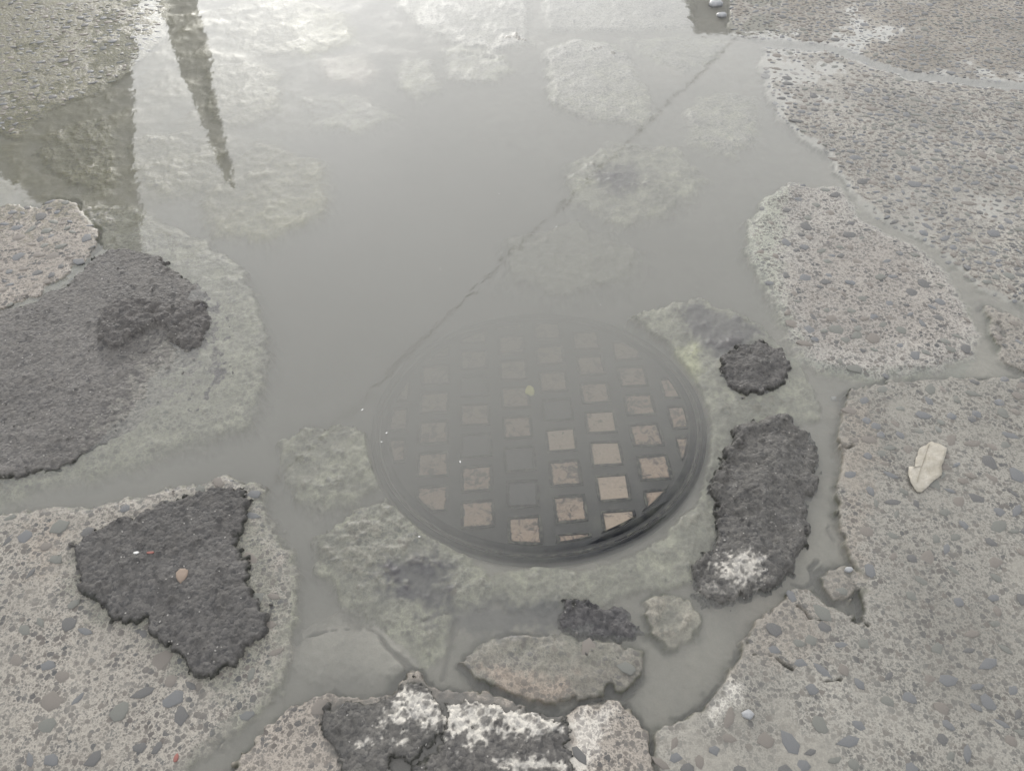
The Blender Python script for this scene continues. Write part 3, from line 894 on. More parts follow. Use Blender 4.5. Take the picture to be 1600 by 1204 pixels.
sz = np.maximum.reduce([ground(sx + sr * 0.5 * a, sy + sr * 0.5 * b) * 0.5 + sz * 0.5 for a, b in ((1, 0), (-1, 0), (0, 1), (0, -1))])
dist = np.sqrt(sx ** 2 + sy ** 2 + CAM_H ** 2)
size_px = sr / dist * np.sqrt(CAM_H / dist)
vis = np.abs(sx) < 0.66 * (sy * math.cos(PITCH) + CAM_H * math.sin(PITCH))
rank = np.argsort(-(size_px * vis))
big = set(rank[:300].tolist())
tmpl = {}
SV, SF, SM = [], [], []
off = 0
for i, (k, x, y, rad) in enumerate(stones):
    shp = R.randrange(len(SHAPES))
    mi = R.choices((0, 1, 2, 3), (0.3, 0.2, 0.3, 0.2))[0]
    ang = R.gauss(0, 0.9)
    hz = 0.0035 + 0.1 * rad
    proud = R.uniform(-0.0006, 0.0006)
    if i in big:
        if (shp, mi) not in tmpl:
            V, F = SHAPES[shp]
            tmpl[(shp, mi)] = make_mesh('stone', V, F, [M_ST[mi]])
        o = link('stone', tmpl[(shp, mi)], slab_obj[k])
        o.matrix_basis = Matrix.Translation((x, y, sz[i] + proud)) @ Matrix.Rotation(ang, 4, 'Z') @ Matrix.Diagonal((rad, rad, hz, 1))
    else:
        V, F = SHAPES[shp]
        c, sn = math.cos(ang), math.sin(ang)
        W = np.stack([(V[:, 0] * c - V[:, 1] * sn) * rad + x, (V[:, 0] * sn + V[:, 1] * c) * rad + y, V[:, 2] * hz + sz[i] + proud], -1)
        SV.append(W); SF.append(F + off); SM.append(np.full(len(F), mi)); off += len(V)
if SV:
    link('small_stones', make_mesh('small_stones', np.concatenate(SV), np.concatenate(SF), M_ST, np.concatenate(SM)), pavement, kind='stuff')
print('stones', len(stones))

# ------------------------------------------------------------------ lumps and patches of asphalt lying on the paving
def asphalt(outline, thick, label, zref=0.004, lump=0.004, spacing=0.0032, tint=(0.115, 0.112, 0.105), stains=(), edge=0.008, dome=0.3, seed=0,
            sink=0.0, ridge=None, ragged=1.0, base_blend=None):
    P = poly(outline, zref)
    lo, hi = P.min(0) - 0.03, P.max(0) + 0.03
    nx, ny = int((hi[0] - lo[0]) / spacing), int((hi[1] - lo[1]) / spacing)
    x, y = np.meshgrid(np.linspace(lo[0], hi[0], nx), np.linspace(lo[1], hi[1], ny))
    x = x + (RN.random(x.shape) - 0.5) * spacing * 0.5
    y = y + (RN.random(x.shape) - 0.5) * spacing * 0.5
    d0 = sdf(P, x, y)
    d = d0 + ragged * (0.009 * fbm(x, y, 28, 3, 500 + seed) + 0.007 * fbm(x, y, 95, 3, 510 + seed))
    G = ground(x, y)
    prof = np.sqrt(np.clip(d / edge, 0, 1))
    domep = smooth(0, 0.12, d)
    cd, cr_ = cells(x, y, 95, 70 + seed)
    cd2, cr2 = cells(x, y, 42, 75 + seed)
    grit = smooth(0.55, 0.0, cd) * (cr_ - 0.4) * 0.0048 + smooth(0.4, 0.0, cd2) * smooth(0.7, 1.0, cr2) * 0.009
    top = (thick * (1 - dome) + thick * dome * domep) * prof + lump * (0.7 * fbm(x, y, 16, 3, 520 + seed) + 0.45 * fbm(x, y, 70, 3, 530 + seed)) * smooth(-0.002, 0.02, d) + grit * smooth(0, 0.006, d)
    Hh = G + top - sink * 1.0
    if base_blend is not None:
        Hh = base_blend(x, y, Hh, G, d)
    if ridge is not None:
        RP = poly(ridge[0], zref)
        rd = sdf(RP, x, y) + 0.008 * fbm(x, y, 40, 3, 540) + 0.003 * fbm(x, y, 130, 2, 541)
        Hh = Hh + ridge[1] * np.sqrt(np.clip(rd / 0.008, 0, 1)) + smooth(0, 0.01, rd) * (0.006 * fbm(x, y, 60, 3, 545))
    Hh = np.where(d < 0, G - 0.008, Hh)
    tn = np.empty(x.shape + (3,))
    tn[:] = tint
    tn *= (1 + 0.14 * fbm(x, y, 9, 3, 560 + seed))[..., None]
    rim_ = smooth(0.006, 0.001, d) * smooth(-1.0, 0.2, fbm(x, y, 25, 3, 570))
    tn = tn * (1 - 0.85 * rim_[..., None]) + np.array((0.025, 0.027, 0.02)) * 0.85 * rim_[..., None]
    nst = 0.6 * fbm(x, y, 45, 4, 580) + 0.7 * fbm(x, y, 160, 2, 581)
    hc, hr = cells(x + 0.004 * fbm(x, y, 60, 2, 600), y, 62, 610)
    holes = smooth(0.06, -0.06, hc - 0.5 * hr)
    for (o, c, soft, amt) in stains:
        m = smooth(-soft * 0.4, soft * 0.4, sdf(poly(o, zref), x, y) + nst * soft) * amt
        if c is WHITE:
            m = m * (1 - 0.7 * holes)
        tn = tn * (1 - m[..., None]) + np.array(c) * m[..., None]
    ny_, nx_ = x.shape
    ii = np.arange(nx_ * ny_).reshape(ny_, nx_)
    F = np.stack([ii[:-1, :-1], ii[:-1, 1:], ii[1:, 1:], ii[1:, :-1]], -1).reshape(-1, 4)
    keep = (d > -0.004)
    kf = (keep[:-1, :-1] | keep[:-1, 1:] | keep[1:, 1:] | keep[1:, :-1]).reshape(-1)
    F = F[kf]
    vi, inv = np.unique(F, return_inverse=True)
    V = np.stack([x, y, Hh], -1).reshape(-1, 3)[vi]
    me = make_mesh('asphalt_patch', V, inv.reshape(F.shape), [M_ASPH], attrs={'tint': tn.reshape(-1, 3)[vi]})
    return link('asphalt_patch', me, label=label, cat='asphalt patch', group='asphalt patches on the broken concrete')


WHITE = (0.55, 0.53, 0.49)
# big patch at the left edge: dry on the left, sliding under water on the right


def left_blend(x, y, Hh, G, d):
    c = np.array(un(215, 560))
    n1 = fbm(x, y, 9, 3, 590)
    # slopes down towards the pool
    slope = 0.011 - 0.0150 * smooth(-0.14, 0.16, (x - c[0]) + 0.15 * (c[1] - y) + 0.03 * n1)
    return slope + 0.55 * (Hh - G - 0.012)


asphalt([(-420, 560), (-60, 505), (0, 487), (40, 478), (80, 456), (112, 440), (150, 400), (190, 387), (240, 400), (282, 425), (322, 450), (352, 480), (368, 522), (362, 572), (332, 622), (282, 655), (230, 672),
         (160, 692), (120, 715), (70, 736), (20, 745), (-60, 748), (-420, 800)], 0.012, 'wide dark asphalt patch running off the left edge into the water, ridge across it',
        tint=(0.118, 0.113, 0.109), seed=1, lump=0.0045, base_blend=left_blend, spacing=0.0036,
        stains=[([(238, 560), (262, 530), (285, 545), (318, 560), (330, 590), (290, 630), (230, 665), (170, 680), (200, 620)], (0.22, 0.215, 0.195), 0.07, 0.6),
                ([(158, 505), (180, 476), (230, 470), (268, 480), (318, 468), (329, 500), (316, 538), (292, 545), (266, 535), (264, 512), (246, 505), (226, 520), (200, 536), (180, 549), (160, 540)], (0.085, 0.08, 0.078), 0.012, 0.8),
                ([(330, 480), (352, 500), (352, 560), (320, 612), (262, 652), (270, 670), (340, 640), (385, 560), (370, 480), (330, 440)], (0.06, 0.056, 0.066), 0.03, 0.85)],
        ridge=([(158, 505), (180, 476), (230, 470), (268, 480), (318, 468), (329, 500), (316, 538), (292, 545), (266, 535), (264, 512), (246, 505), (226, 520), (200, 536), (180, 549), (160, 540)], 0.013))
asphalt([(117, 850), (150, 830), (200, 812), (240, 795), (300, 775), (340, 764), (376, 767), (389, 780), (386, 820), (376, 850), (381, 870), (386, 900), (400, 935), (413, 950), (426, 985), (411, 1006), (386, 1016),
         (366, 1040), (330, 1063), (296, 1051), (286, 1026), (266, 1015), (240, 996), (232, 970), (200, 973), (176, 966), (165, 945), (140, 936), (125, 910), (117, 880)], 0.017,
        'heart-shaped dark asphalt patch with a ragged edge, lower left', tint=(0.090, 0.087, 0.085), seed=2, lump=0.003, spacing=0.003)
asphalt([(1138, 690), (1155, 665), (1190, 652), (1230, 650), (1262, 670), (1281, 710), (1284, 745), (1271, 780), (1263, 810), (1256, 850), (1240, 890), (1216, 915), (1180, 930), (1150, 940), (1110, 950), (1082, 930),
         (1081, 900), (1095, 870), (1115, 835), (1120, 810), (1110, 770), (1115, 735), (1130, 710)], 0.042,
        'tall kidney-shaped asphalt lump with a whitish stain, right of the manhole', tint=(0.100, 0.097, 0.093), seed=3, lump=0.005, edge=0.014, spacing=0.0028, dome=0.45,
        stains=[([(1120, 890), (1130, 870), (1160, 865), (1190, 880), (1195, 905), (1160, 915), (1125, 912)], WHITE, 0.02, 0.75),
                ([(1090, 925), (1130, 915), (1180, 912), (1150, 935)], (0.3, 0.29, 0.27), 0.02, 0.4)])
asphalt([(1127, 560), (1150, 540), (1190, 534), (1225, 545), (1238, 575), (1226, 600), (1190, 613), (1155, 613), (1130, 590)], 0.020,
        'small round asphalt lump above the kidney-shaped one', tint=(0.085, 0.082, 0.080), seed=4, lump=0.005, spacing=0.0028)
asphalt([(862, 957), (880, 940), (930, 934), (976, 950), (1004, 984), (990, 996), (930, 1001), (895, 993), (870, 974)], 0.017,
        'flat blackish asphalt scrap just below the manhole', tint=(0.072, 0.070, 0.072), seed=5, lump=0.004, spacing=0.0024)
asphalt([(504, 1108), (540, 1092), (585, 1098), (612, 1085), (640, 1068), (668, 1075), (688, 1100), (692, 1140), (668, 1165), (650, 1186), (618, 1178), (606, 1205), (580, 1225), (545, 1215), (520, 1170), (508, 1140)], 0.010,
        'asphalt patch lobed at its lower edge, bottom middle, streaked white', tint=(0.095, 0.092, 0.088), seed=6, lump=0.004, spacing=0.0022, zref=0.012,
        stains=[([(590, 1135), (605, 1112), (635, 1080), (665, 1085), (700, 1100), (700, 1130), (660, 1135), (640, 1118), (628, 1145), (612, 1125), (598, 1142)], WHITE, 0.014, 0.9),
                ([(555, 1162), (578, 1152), (582, 1162)], WHITE, 0.008, 0.8), ([(612, 1160), (640, 1153), (636, 1163)], WHITE, 0.008, 0.8)])
asphalt([(694, 1095), (760, 1098), (830, 1110), (886, 1120), (897, 1142), (894, 1190), (890, 1260), (600, 1260), (630, 1210), (660, 1190), (690, 1160)], 0.006,
        'thin worn asphalt skin with lace-like white paint, bottom middle', tint=(0.105, 0.101, 0.097), seed=7, lump=0.003, spacing=0.0022, zref=0.012,
        stains=[([(680, 1110), (720, 1092), (800, 1100), (860, 1115), (900, 1125), (885, 1140), (850, 1142), (820, 1140), (765, 1136), (720, 1162), (700, 1150)], WHITE, 0.02, 0.9),
                ([(770, 1190), (830, 1186), (890, 1190), (885, 1204), (800, 1198)], WHITE, 0.012, 0.8)])

# crumbs broken off the patches lie scattered round their edges
CV, CF, off = [], [], 0
for o in [o_ for o_ in bpy.data.objects if o_.name.startswith('asphalt_patch')]:
    n_v = len(o.data.vertices)
    co = np.empty(n_v * 3, np.float32)
    o.data.vertices.foreach_get('co', co)
    co = co.reshape(-1, 3)
    ed = co[::170]
    cxy = ed[:, :2].mean(0)
    for p in ed:
        v = p[:2] - cxy
        q_ = p[:2] + v / (np.linalg.norm(v) + 1e-6) * abs(R.gauss(0, 0.02)) + np.array([R.gauss(0, 0.012), R.gauss(0, 0.012)])
        if R.random() > 0.55:
            continue
        CV.append((q_[0], q_[1], o))
cx_ = np.array([c[0] for c in CV]); cy_ = np.array([c[1] for c in CV])
cz_ = ground(cx_, cy_)
bpy.context.view_layer.update()
VV, FF, off = [], [], 0
for (x, y, o), z in zip(CV, cz_):
    hit, loc, _n, _i = o.ray_cast(Vector((x, y, 1.0)), Vector((0, 0, -1)))
    if hit:
        z = max(z, loc.z)
    if z < -0.006:
        continue
    r_ = abs(R.gauss(0, 0.0016)) + 0.0010
    V, F = SHAPES[R.randrange(len(SHAPES))]
    a = R.uniform(0, 6.28)
    VV.append(np.stack([(V[:, 0] * math.cos(a) - V[:, 1] * math.sin(a)) * r_ + x, (V[:, 0] * math.sin(a) + V[:, 1] * math.cos(a)) * r_ + y, V[:, 2] * r_ * 5 + z], -1))
    FF.append(F + off)
    off += len(V)
CVV = np.concatenate(VV)
crumbs = make_mesh('asphalt_crumbs', CVV, np.concatenate(FF), [M_ASPH], attrs={'tint': np.repeat(RN.uniform(0.07, 0.19, (len(VV), 1)), [len(v) for v in VV], 0) * np.array([[1, 0.97, 0.93]])})
link('asphalt_crumbs', crumbs, kind='stuff', label='dark asphalt crumbs scattered round the asphalt patches', cat='crumbs')

# ------------------------------------------------------------------ the manhole
t = NT('cast_iron')
nz = t.noise(30, 5, 0.65)
t.base(t.mix(t.rng(t.noise(9, 5, 0.65), 0.5, 0.72, 0, 0.8), t.mix(t.rng(nz, 0.4, 0.7), (0.010, 0.0105, 0.013), (0.032, 0.033, 0.034)), (0.055, 0.057, 0.047)))
t.rough(0.6)
t.normal(t.bump(t.noise(220, 4, 0.6), 0.001, 0.8))
M_IRON = t.m
t = NT('silted_iron')
nz = t.noise(70, 5, 0.7)
t.base(t.mix(t.rng(nz, 0.45, 0.62), (0.02, 0.02, 0.022), (0.09, 0.09, 0.075)))
t.rough(0.75)
t.normal(t.bump(nz, 0.0015, 0.8))
M_SILT = t.m
t = NT('rusty_infill')
nz = t.noise(38, 6, 0.7, dist=1.2)
n3 = t.noise(160, 3, 0.6)
c = t.mix(t.rng(n3, 0.3, 0.7), (0.22, 0.16, 0.12), (0.30, 0.235, 0.185))
c = t.mix(t.rng(nz, 0.49, 0.60), c, (0.06, 0.05, 0.047))
t.base(c)
t.rough(0.8)
t.normal(t.bump(n3, 0.002, 0.8))
M_INFILL = t.m
t = NT('rusty_infill_clean')
c = t.mix(t.rng(t.noise(140, 3, 0.6), 0.3, 0.7), (0.26, 0.205, 0.16), (0.34, 0.275, 0.22))
t.base(t.mix(t.rng(t.noise(45, 5, 0.7, dist=1.0), 0.58, 0.66), c, (0.06, 0.05, 0.045)))
t.rough(0.8)
M_CLEAN = t.m
for m_ in (M_IRON, M_SILT, M_INFILL, M_CLEAN):      # under water iron and grit hardly shine
    m_.node_tree.nodes['Principled BSDF'].inputs['Specular IOR Level'].default_value = 0.04
M_BARE = mat_plain('bare_pocket', (0.030, 0.030, 0.034), (0.05, 0.048, 0.05), 60, 0.7)


def lathe(bm, prof, seg=128, off=0):
    rings_ = []
    for r_, z_ in prof:
        if r_ < 1e-6:
            rings_.append([bm.verts.new((0, 0, z_))])
        else:
            rings_.append([bm.verts.new((r_ * math.cos(2 * math.pi * i / seg), r_ * math.sin(2 * math.pi * i / seg), z_)) for i in range(seg)])
    for a, b in zip(rings_, rings_[1:]):
        for i in range(seg):
            j = (i + 1) % seg
            if len(a) == 1 and len(b) == 1:
                continue
            if len(a) == 1:
                bm.faces.new((a[0], b[i], b[j]))
            elif len(b) == 1:
                bm.faces.new((a[i], b[0], a[j]))
            else:
                bm.faces.new((a[i], b[i], b[j], a[j]))


mh = bpy.data.objects.new('manhole_cover', None)
COL.objects.link(mh)
mh['label'] = 'round cast iron manhole cover with square pockets, sunk in murky water'
mh['category'] = 'manhole cover'
nrm = Vector((-MH_N[0], -MH_N[1], 1)).normalized()
q = Vector((0, 0, 1)).rotation_difference(nrm)
mh.rotation_mode = 'QUATERNION'
mh.rotation_quaternion = q
mh.location = (MH_C[0], MH_C[1], mh_plane(*MH_C))
fr_ = bpy.data.objects.new('iron_ring', None)
COL.objects.link(fr_)
fr_['label'] = 'dark iron ring around the sunken manhole cover'
fr_['category'] = 'iron ring'
fr_.rotation_mode = 'QUATERNION'
fr_.rotation_quaternion = q
fr_.location = mh.location
bm = bmesh.new()
RC = MH_R - 0.020
lathe(bm, [(RC + 0.006, -0.05), (RC + 0.006, -0.002), (RC + 0.007, 0.0), (RC + 0.0105, 0.0008), (RC + 0.012, -0.001)])
bm_obj('seat_ring', bm, M_SILT, fr_)
bm = bmesh.new()
lathe(bm, [(RC + 0.0115, -0.02), (RC + 0.0125, -0.003), (RC + 0.014, -0.001), (RC + 0.015, 0.0004), (MH_R, 0.0004), (MH_R + 0.004, -0.002), (MH_R + 0.004, -0.06)])
bm_obj('outer_rim', bm, M_IRON, fr_)
bm = bmesh.new()
lathe(bm, [(RC + 0.002, -0.04), (RC + 0.002, 0.0), (RC, 0.0022), (RC - 0.012, 0.0022), (RC - 0.014, -0.001), (0, -0.001)])
bm_obj('plate', bm, M_IRON, mh)


def clip_poly(pts, rad):
    """keep the part of a convex polygon inside a circle (sampled)"""
    out = []
    n = len(pts)
    for i in range(n):
        a, b = Vector(pts[i]), Vector(pts[(i + 1) % n])
        for s_ in range(12):
            p = a.lerp(b, s_ / 12)
            if p.length > rad:
                p = p * (rad / p.length)
            out.append(p)
    res = [out[0]]
    for p in out[1:]:
        if (p - res[-1]).length > 0.0015:
            res.append(p)
    return res


def plate_block(name, pts, z0, z1, mat, parent, inset=0.0015):
    bm_ = bmesh.new()
    c_ = sum(pts, Vector((0, 0))) / len(pts)
    lo_ = [bm_.verts.new((p.x, p.y, z0)) for p in pts]
    mid_ = [bm_.verts.new((p.x, p.y, z1 - 0.001)) for p in pts]
    hi_ = [bm_.verts.new((*(c_ + (p - c_) * (1 - inset / max((p - c_).length, 1e-4))), z1)) for p in pts]
    n_ = len(pts)
    for A, B in ((lo_, mid_), (mid_, hi_)):
        for i in range(n_):
            j = (i + 1) % n_
            bm_.faces.new((A[i], A[j], B[j], B[i]))
    bm_.faces.new(hi_)
    return bm_obj(name, bm_, mat, parent, shade=False)


def frame_block(name, pin, pout, z0, z1, mat, parent):
    bm_ = bmesh.new()
    n_ = len(pin)
    A = [bm_.verts.new((p.x, p.y, z0)) for p in pout]
    B = [bm_.verts.new((p.x, p.y, z1)) for p in pout]
    C_ = [bm_.verts.new((p.x, p.y, z1)) for p in pin]
    D = [bm_.verts.new((p.x, p.y, z0)) for p in pin]
    for S, T in ((A, B), (B, C_), (C_, D)):
        for i in range(n_):
            j = (i + 1) % n_
            bm_.faces.new((S[i], S[j], T[j], T[i]))
    return bm_obj(name, bm_, mat, parent, shade=False)


PITCHX, PITCHY, HALF = 0.0955, 0.0945, 0.0305
e0 = un(948, 708, mh_plane(0.2, 1.0))
bx0, by0 = e0[0] - MH_C[0], e0[1] - MH_C[1]
rot = math.radians(3.0)
CLEAN = {(0, 0), (0, -1), (0, 1), (-1, 0), (0, -2)}
BARE = {(-2, 0), (-3, 0), (-2, -1), (-1, 1), (-3, 2)}
for kx in range(-7, 4):
    for ky in range(-6, 8):
        lx = kx * PITCHX
        ly = ky * PITCHY + (PITCHY * 0.5 if kx % 2 else 0.0)
        cx = bx0 + lx * math.cos(rot) - ly * math.sin(rot)
        cy = by0 + lx * math.sin(rot) + ly * math.cos(rot)
        if math.hypot(cx, cy) > RC + 0.008:
            continue
        jt = [R.uniform(-0.0015, 0.0015) for _ in range(8)]
        sq = []
        for i_, (a, b) in enumerate(((-1, -1), (1, -1), (1, 1), (-1, 1))):
            X, Y = a * HALF + jt[2 * i_], b * HALF + jt[2 * i_ + 1]
            sq.append((cx + X * math.cos(rot) - Y * math.sin(rot), cy + X * math.sin(rot) + Y * math.cos(rot)))
        sq = [Vector(p) for p in sq]
        pin = clip_poly(sq, RC - 0.020)
        if len(pin) < 8:
            continue
        cc = sum(pin, Vector((0, 0))) / len(pin)
        if min((p - cc).length for p in pin) < 0.004:
            continue
        pout = [cc + (p - cc) * (1 + 0.0055 / max((p - cc).length, 0.01)) for p in pin]
        rimo = frame_block('pocket_rim', pin, pout, -0.0015, 0.0028, M_SILT, mh)
        mt_ = M_BARE if (kx, ky) in BARE else (M_CLEAN if (kx, ky) in CLEAN else M_INFILL)
        plate_block('pocket_infill', [cc + (p - cc) * (0.97 if mt_ is M_CLEAN else R.uniform(0.86, 0.98)) for p in pin], -0.0015, 0.0008 if mt_ is not M_BARE else -0.0004, mt_, mh)

# ------------------------------------------------------------------ small things
# pale dry leaf on the right slab
leaf_px = [(1020, 350), (1070, 368), (1115, 395), (1100, 460), (1085, 500), (1088, 555), (1040, 590), (1000, 630), (960, 665), (930, 665), (890, 610), (875, 560), (880, 505), (905, 508), (920, 500), (925, 450), (940, 410), (962, 380), (990, 372)]
LP = poly([(1200 + a / 4, 602 + b / 4) for a, b in leaf_px], 0.014)
lr_ = random.Random(5)
LP = np.concatenate([[a, a * 0.5 + b * 0.5 + np.array([lr_.gauss(0, 0.0008), lr_.gauss(0, 0.0008)])] for a, b in zip(LP, np.roll(LP, -1, 0))])
lc = LP.mean(0)
bm = bmesh.new()
lv, L2 = [], []
zl = float(ground(np.array([lc[0]]), np.array([lc[1]]))[0])
def leaf_z(dx, dy, i, fz):
    return 0.0028 + 0.0035 * (dx / 0.05) ** 2 + 0.0008 * math.sin(i * 0.4 + fz) + 0.0010 * math.sin(dy * 130)


for side in (0.0, -0.0007):
    rows_ = []
    for ringk, fz in ((1.0, 0), (0.8, 0.5), (0.55, 1), (0.28, 1.5)):
        row = []
        for i, p in enumerate(LP):
            dx, dy = (p - lc) * ringk
            row.append(bm.verts.new((dx, dy, leaf_z(dx, dy, i * ringk, fz) + side)))
        rows_.append(row)
    ct = bm.verts.new((0, 0, leaf_z(0, 0, 0, 1.5) + side))
    for A, B in zip(rows_, rows_[1:]):
        for i in range(len(A)):
            j = (i + 1) % len(A)
            bm.faces.new((A[i], A[j], B[j], B[i]))
    for i in range(len(LP)):
        bm.faces.new((rows_[-1][i], rows_[-1][(i + 1) % len(LP)], ct))
    L2.append(rows_[0])
for i in range(len(LP)):
    j = (i + 1) % len(LP)
    bm.faces.new((L2[0][i], L2[1][i], L2[1][j], L2[0][j]))
bmesh.ops.recalc_face_normals(bm, faces=bm.faces[:])
t = NT('dry_leaf')
nz = t.noise(45, 5, 0.6)
t.base(t.mix(t.rng(nz, 0.3, 0.7), (0.44, 0.41, 0.35), (0.30, 0.27, 0.21)))
t.rough(0.7)
t.normal(t.bump(t.noise(90, 4, 0.6, dist=1.5), 0.004, 0.8))
M_LEAF = t.m
leaf = bpy.data.objects.new('dry_leaf', None)
COL.objects.link(leaf)
leaf.location = (lc[0], lc[1], zl + 0.0005)
leaf['label'] = 'pale tan dried leaf lying flat on the right concrete slab'
leaf['category'] = 'leaf'
bm_obj('blade', bm, M_LEAF, leaf)
bm = bmesh.new()
prev = None
for i in range(12):
    f_ = i / 11
    a = Vector(poly([(1452, 694)], 0.014)[0]).lerp(Vector(poly([(1428, 766)], 0.014)[0]), f_) - Vector(lc)
    w_ = 0.0011 * (1 - 0.6 * f_)
    z_ = leaf_z(a.x, a.y, 6, 1) + 0.0004
    ring_ = [bm.verts.new((a.x - w_, a.y, z_ - .001)), bm.verts.new((a.x, a.y, z_ + w_ * .6)), bm.verts.new((a.x + w_, a.y, z_ - .001))]
    if prev:
        for k_ in (0, 1):
            bm.faces.new((prev[k_], prev[k_ + 1], ring_[k_ + 1], ring_[k_]))
    prev = ring_
bm_obj('midrib', bm, mat_plain('leaf_rib', (0.36, 0.32, 0.25), None, 60, 0.7, 0), leaf)

ASPH_TOPS = [o for o in bpy.data.objects if o.name.startswith('asphalt_patch')]
bpy.context.view_layer.update()


def surface_z(x, y):
    z_ = float(ground(np.array([x]), np.array([y]))[0])
    for o in ASPH_TOPS:
        ok, loc, n_, _ = o.ray_cast(Vector((x, y, 1.0)), Vector((0, 0, -1)))
        if ok:
            z_ = max(z_, loc.z)
    return z_


def chip(name, px, py, w, h, thick, mat, label, cat, seed, z=None, ang=0.0, group=None):
    """a small flat angular bit lying on whatever is below it"""
    rr = random.Random(seed)
    x, y = un(px, py, 0.006 if z is None else z)
    zz = surface_z(x, y) if z is None else z
    bm_ = bmesh.new()
    n_ = 9
    rad = [rr.uniform(0.75, 1.15) for _ in range(n_)]
    lo_, mid_, hi_ = [], [], []
    for i in range(n_):
        a = 2 * math.pi * i / n_
        X, Y = rad[i] * w * math.cos(a), rad[i] * h * math.sin(a)
        X, Y = X * math.cos(ang) - Y * math.sin(ang), X * math.sin(ang) + Y * math.cos(ang)
        lo_.append(bm_.verts.new((X, Y, -thick * 0.5)))
        mid_.append(bm_.verts.new((X, Y, thick * 0.45)))
        hi_.append(bm_.verts.new((X * 0.75, Y * 0.75, thick * (0.9 + 0.15 * math.sin(i * 1.7)))))
    for A, B in ((lo_, mid_), (mid_, hi_)):
        for i in range(n_):
            j = (i + 1) % n_
            bm_.faces.new((A[i], A[j], B[j], B[i]))
    bm_.faces.new(hi_)
    bm_.faces.new(lo_[::-1])
    o = bm_obj(name, bm_, mat, label=label, cat=cat, group=group)
    o.location = (x, y, zz)
    return o


M_WHITE = mat_plain('white_scrap', (0.75, 0.74, 0.72), (0.65, 0.64, 0.62), 60, 0.6)
M_RED = mat_plain('red_scrap', (0.30, 0.13, 0.11), (0.24, 0.11, 0.095), 60, 0.6)
M_TAN = mat_plain('tan_chip', (0.30, 0.235, 0.19), (0.24, 0.19, 0.15), 60, 0.7)
M_YEL = mat_plain('yellow_chip', (0.55, 0.53, 0.22), (0.45, 0.43, 0.18), 60, 0.7)
M_QUARTZ = mat_plain('white_quartz', (0.40, 0.40, 0.40), (0.24, 0.25, 0.26), 60, 0.35)
chip('paper_scrap', 217, 869, 0.0062, 0.0030, 0.0012, M_WHITE, 'tiny white scrap on the heart-shaped asphalt patch', 'scrap', 1)
chip('brick_chip', 239, 869, 0.0070, 0.0032, 0.0015, M_RED, 'small dull red chip beside the white scrap on asphalt', 'chip', 2)
chip('gravel_chip', 287, 903, 0.013, 0.016, 0.003, M_TAN, 'tan stone chip in the middle of the heart-shaped asphalt', 'stone chip', 3)
chip('brick_chip', 274, 1181, 0.0045, 0.0072, 0.0015, M_RED, 'tiny red chip beside the channel at the bottom left', 'chip', 4)
xq, yq = un(828, 611, mh_plane(0.03, 1.2))
chip('paint_chip', 828, 611, 0.011, 0.016, 0.003, M_YEL, 'pale yellow chip lying on the manhole cover', 'chip', 5, z=mh_plane(0.03, 1.2) + 0.004)
chip('pebble', 1325, 890, 0.009, 0.006, 0.005, M_QUARTZ, 'white quartz pebble in the broken slab corner below the leaf', 'pebble', 6)
chip('pebble', 1168, 1117, 0.012, 0.009, 0.006, M_QUARTZ, 'pale blue-white pebble at the lower edge of the muddy right slab', 'pebble', 7)
chip('pebble', 1307, 612, 0.008, 0.006, 0.006, M_QUARTZ, 'small pale pebble at the crack corner above the muddy slab', 'pebble', 8)
chip('pebble', 1118, 6, 0.034, 0.030, 0.012, M_QUARTZ, 'larger pale pebble breaking the water at the top', 'pebble', 9, z=0.001)
chip('pebble', 1128, 24, 0.020, 0.020, 0.009, M_QUARTZ, 'smaller pale pebble breaking the water at the top', 'pebble', 10, z=0.001)

FLECK_AT = ('at the left rim of the manhole, lower of two', 'at the left rim of the manhole, upper of two', 'over the dark left squares of the manhole', 'above the far right rim of the manhole',
            'just right of the cable line, above the manhole', 'between the kidney-shaped lump and the manhole rim', 'in mid pool, left of the cable line', 'on the pale stone at the near left rim',
            'left of the manhole, under the cable line', 'in the deep grey water left of the cable line')
for k_, (a, b) in enumerate(((596, 690), (604, 676), (719, 721), (938, 476), (869, 354), (1135, 800), (780, 303), (655, 838), (566, 640), (688, 420))):
    chip('floating_fleck', a, b, 0.0022 + 0.0006 * (k_ % 3), 0.0016, 0.0008, M_WHITE, 'tiny pale floating fleck ' + FLECK_AT[k_], 'fleck', 40 + k_, z=0.0004, ang=k_ * 0.9, group='pale flecks afloat on the puddle')

# ------------------------------------------------------------------ what stands across the street: the pool mirrors it
t = NT('dark_masonry')
nz = t.noise(1.5, 5, 0.6)
t.base(t.mix(t.rng(nz, 0.3, 0.7), (0.035, 0.035, 0.034), (0.06, 0.058, 0.055)))
t.rough(0.85)
M_MASON = t.m
t = NT('slate_roof')
nz = t.noise(3, 4, 0.6)
t.base(t.mix(t.rng(nz, 0.3, 0.7), (0.03, 0.03, 0.032), (0.05, 0.05, 0.052)))
t.rough(0.7)
M_SLATE = t.m
M_CABLE = mat_plain('black_cable', (0.02, 0.02, 0.02), None, 10, 0.6, 0)
M_WOOD = mat_plain('weathered_pole', (0.12, 0.09, 0.065), (0.07, 0.055, 0.045), 6, 0.8, 0.004)


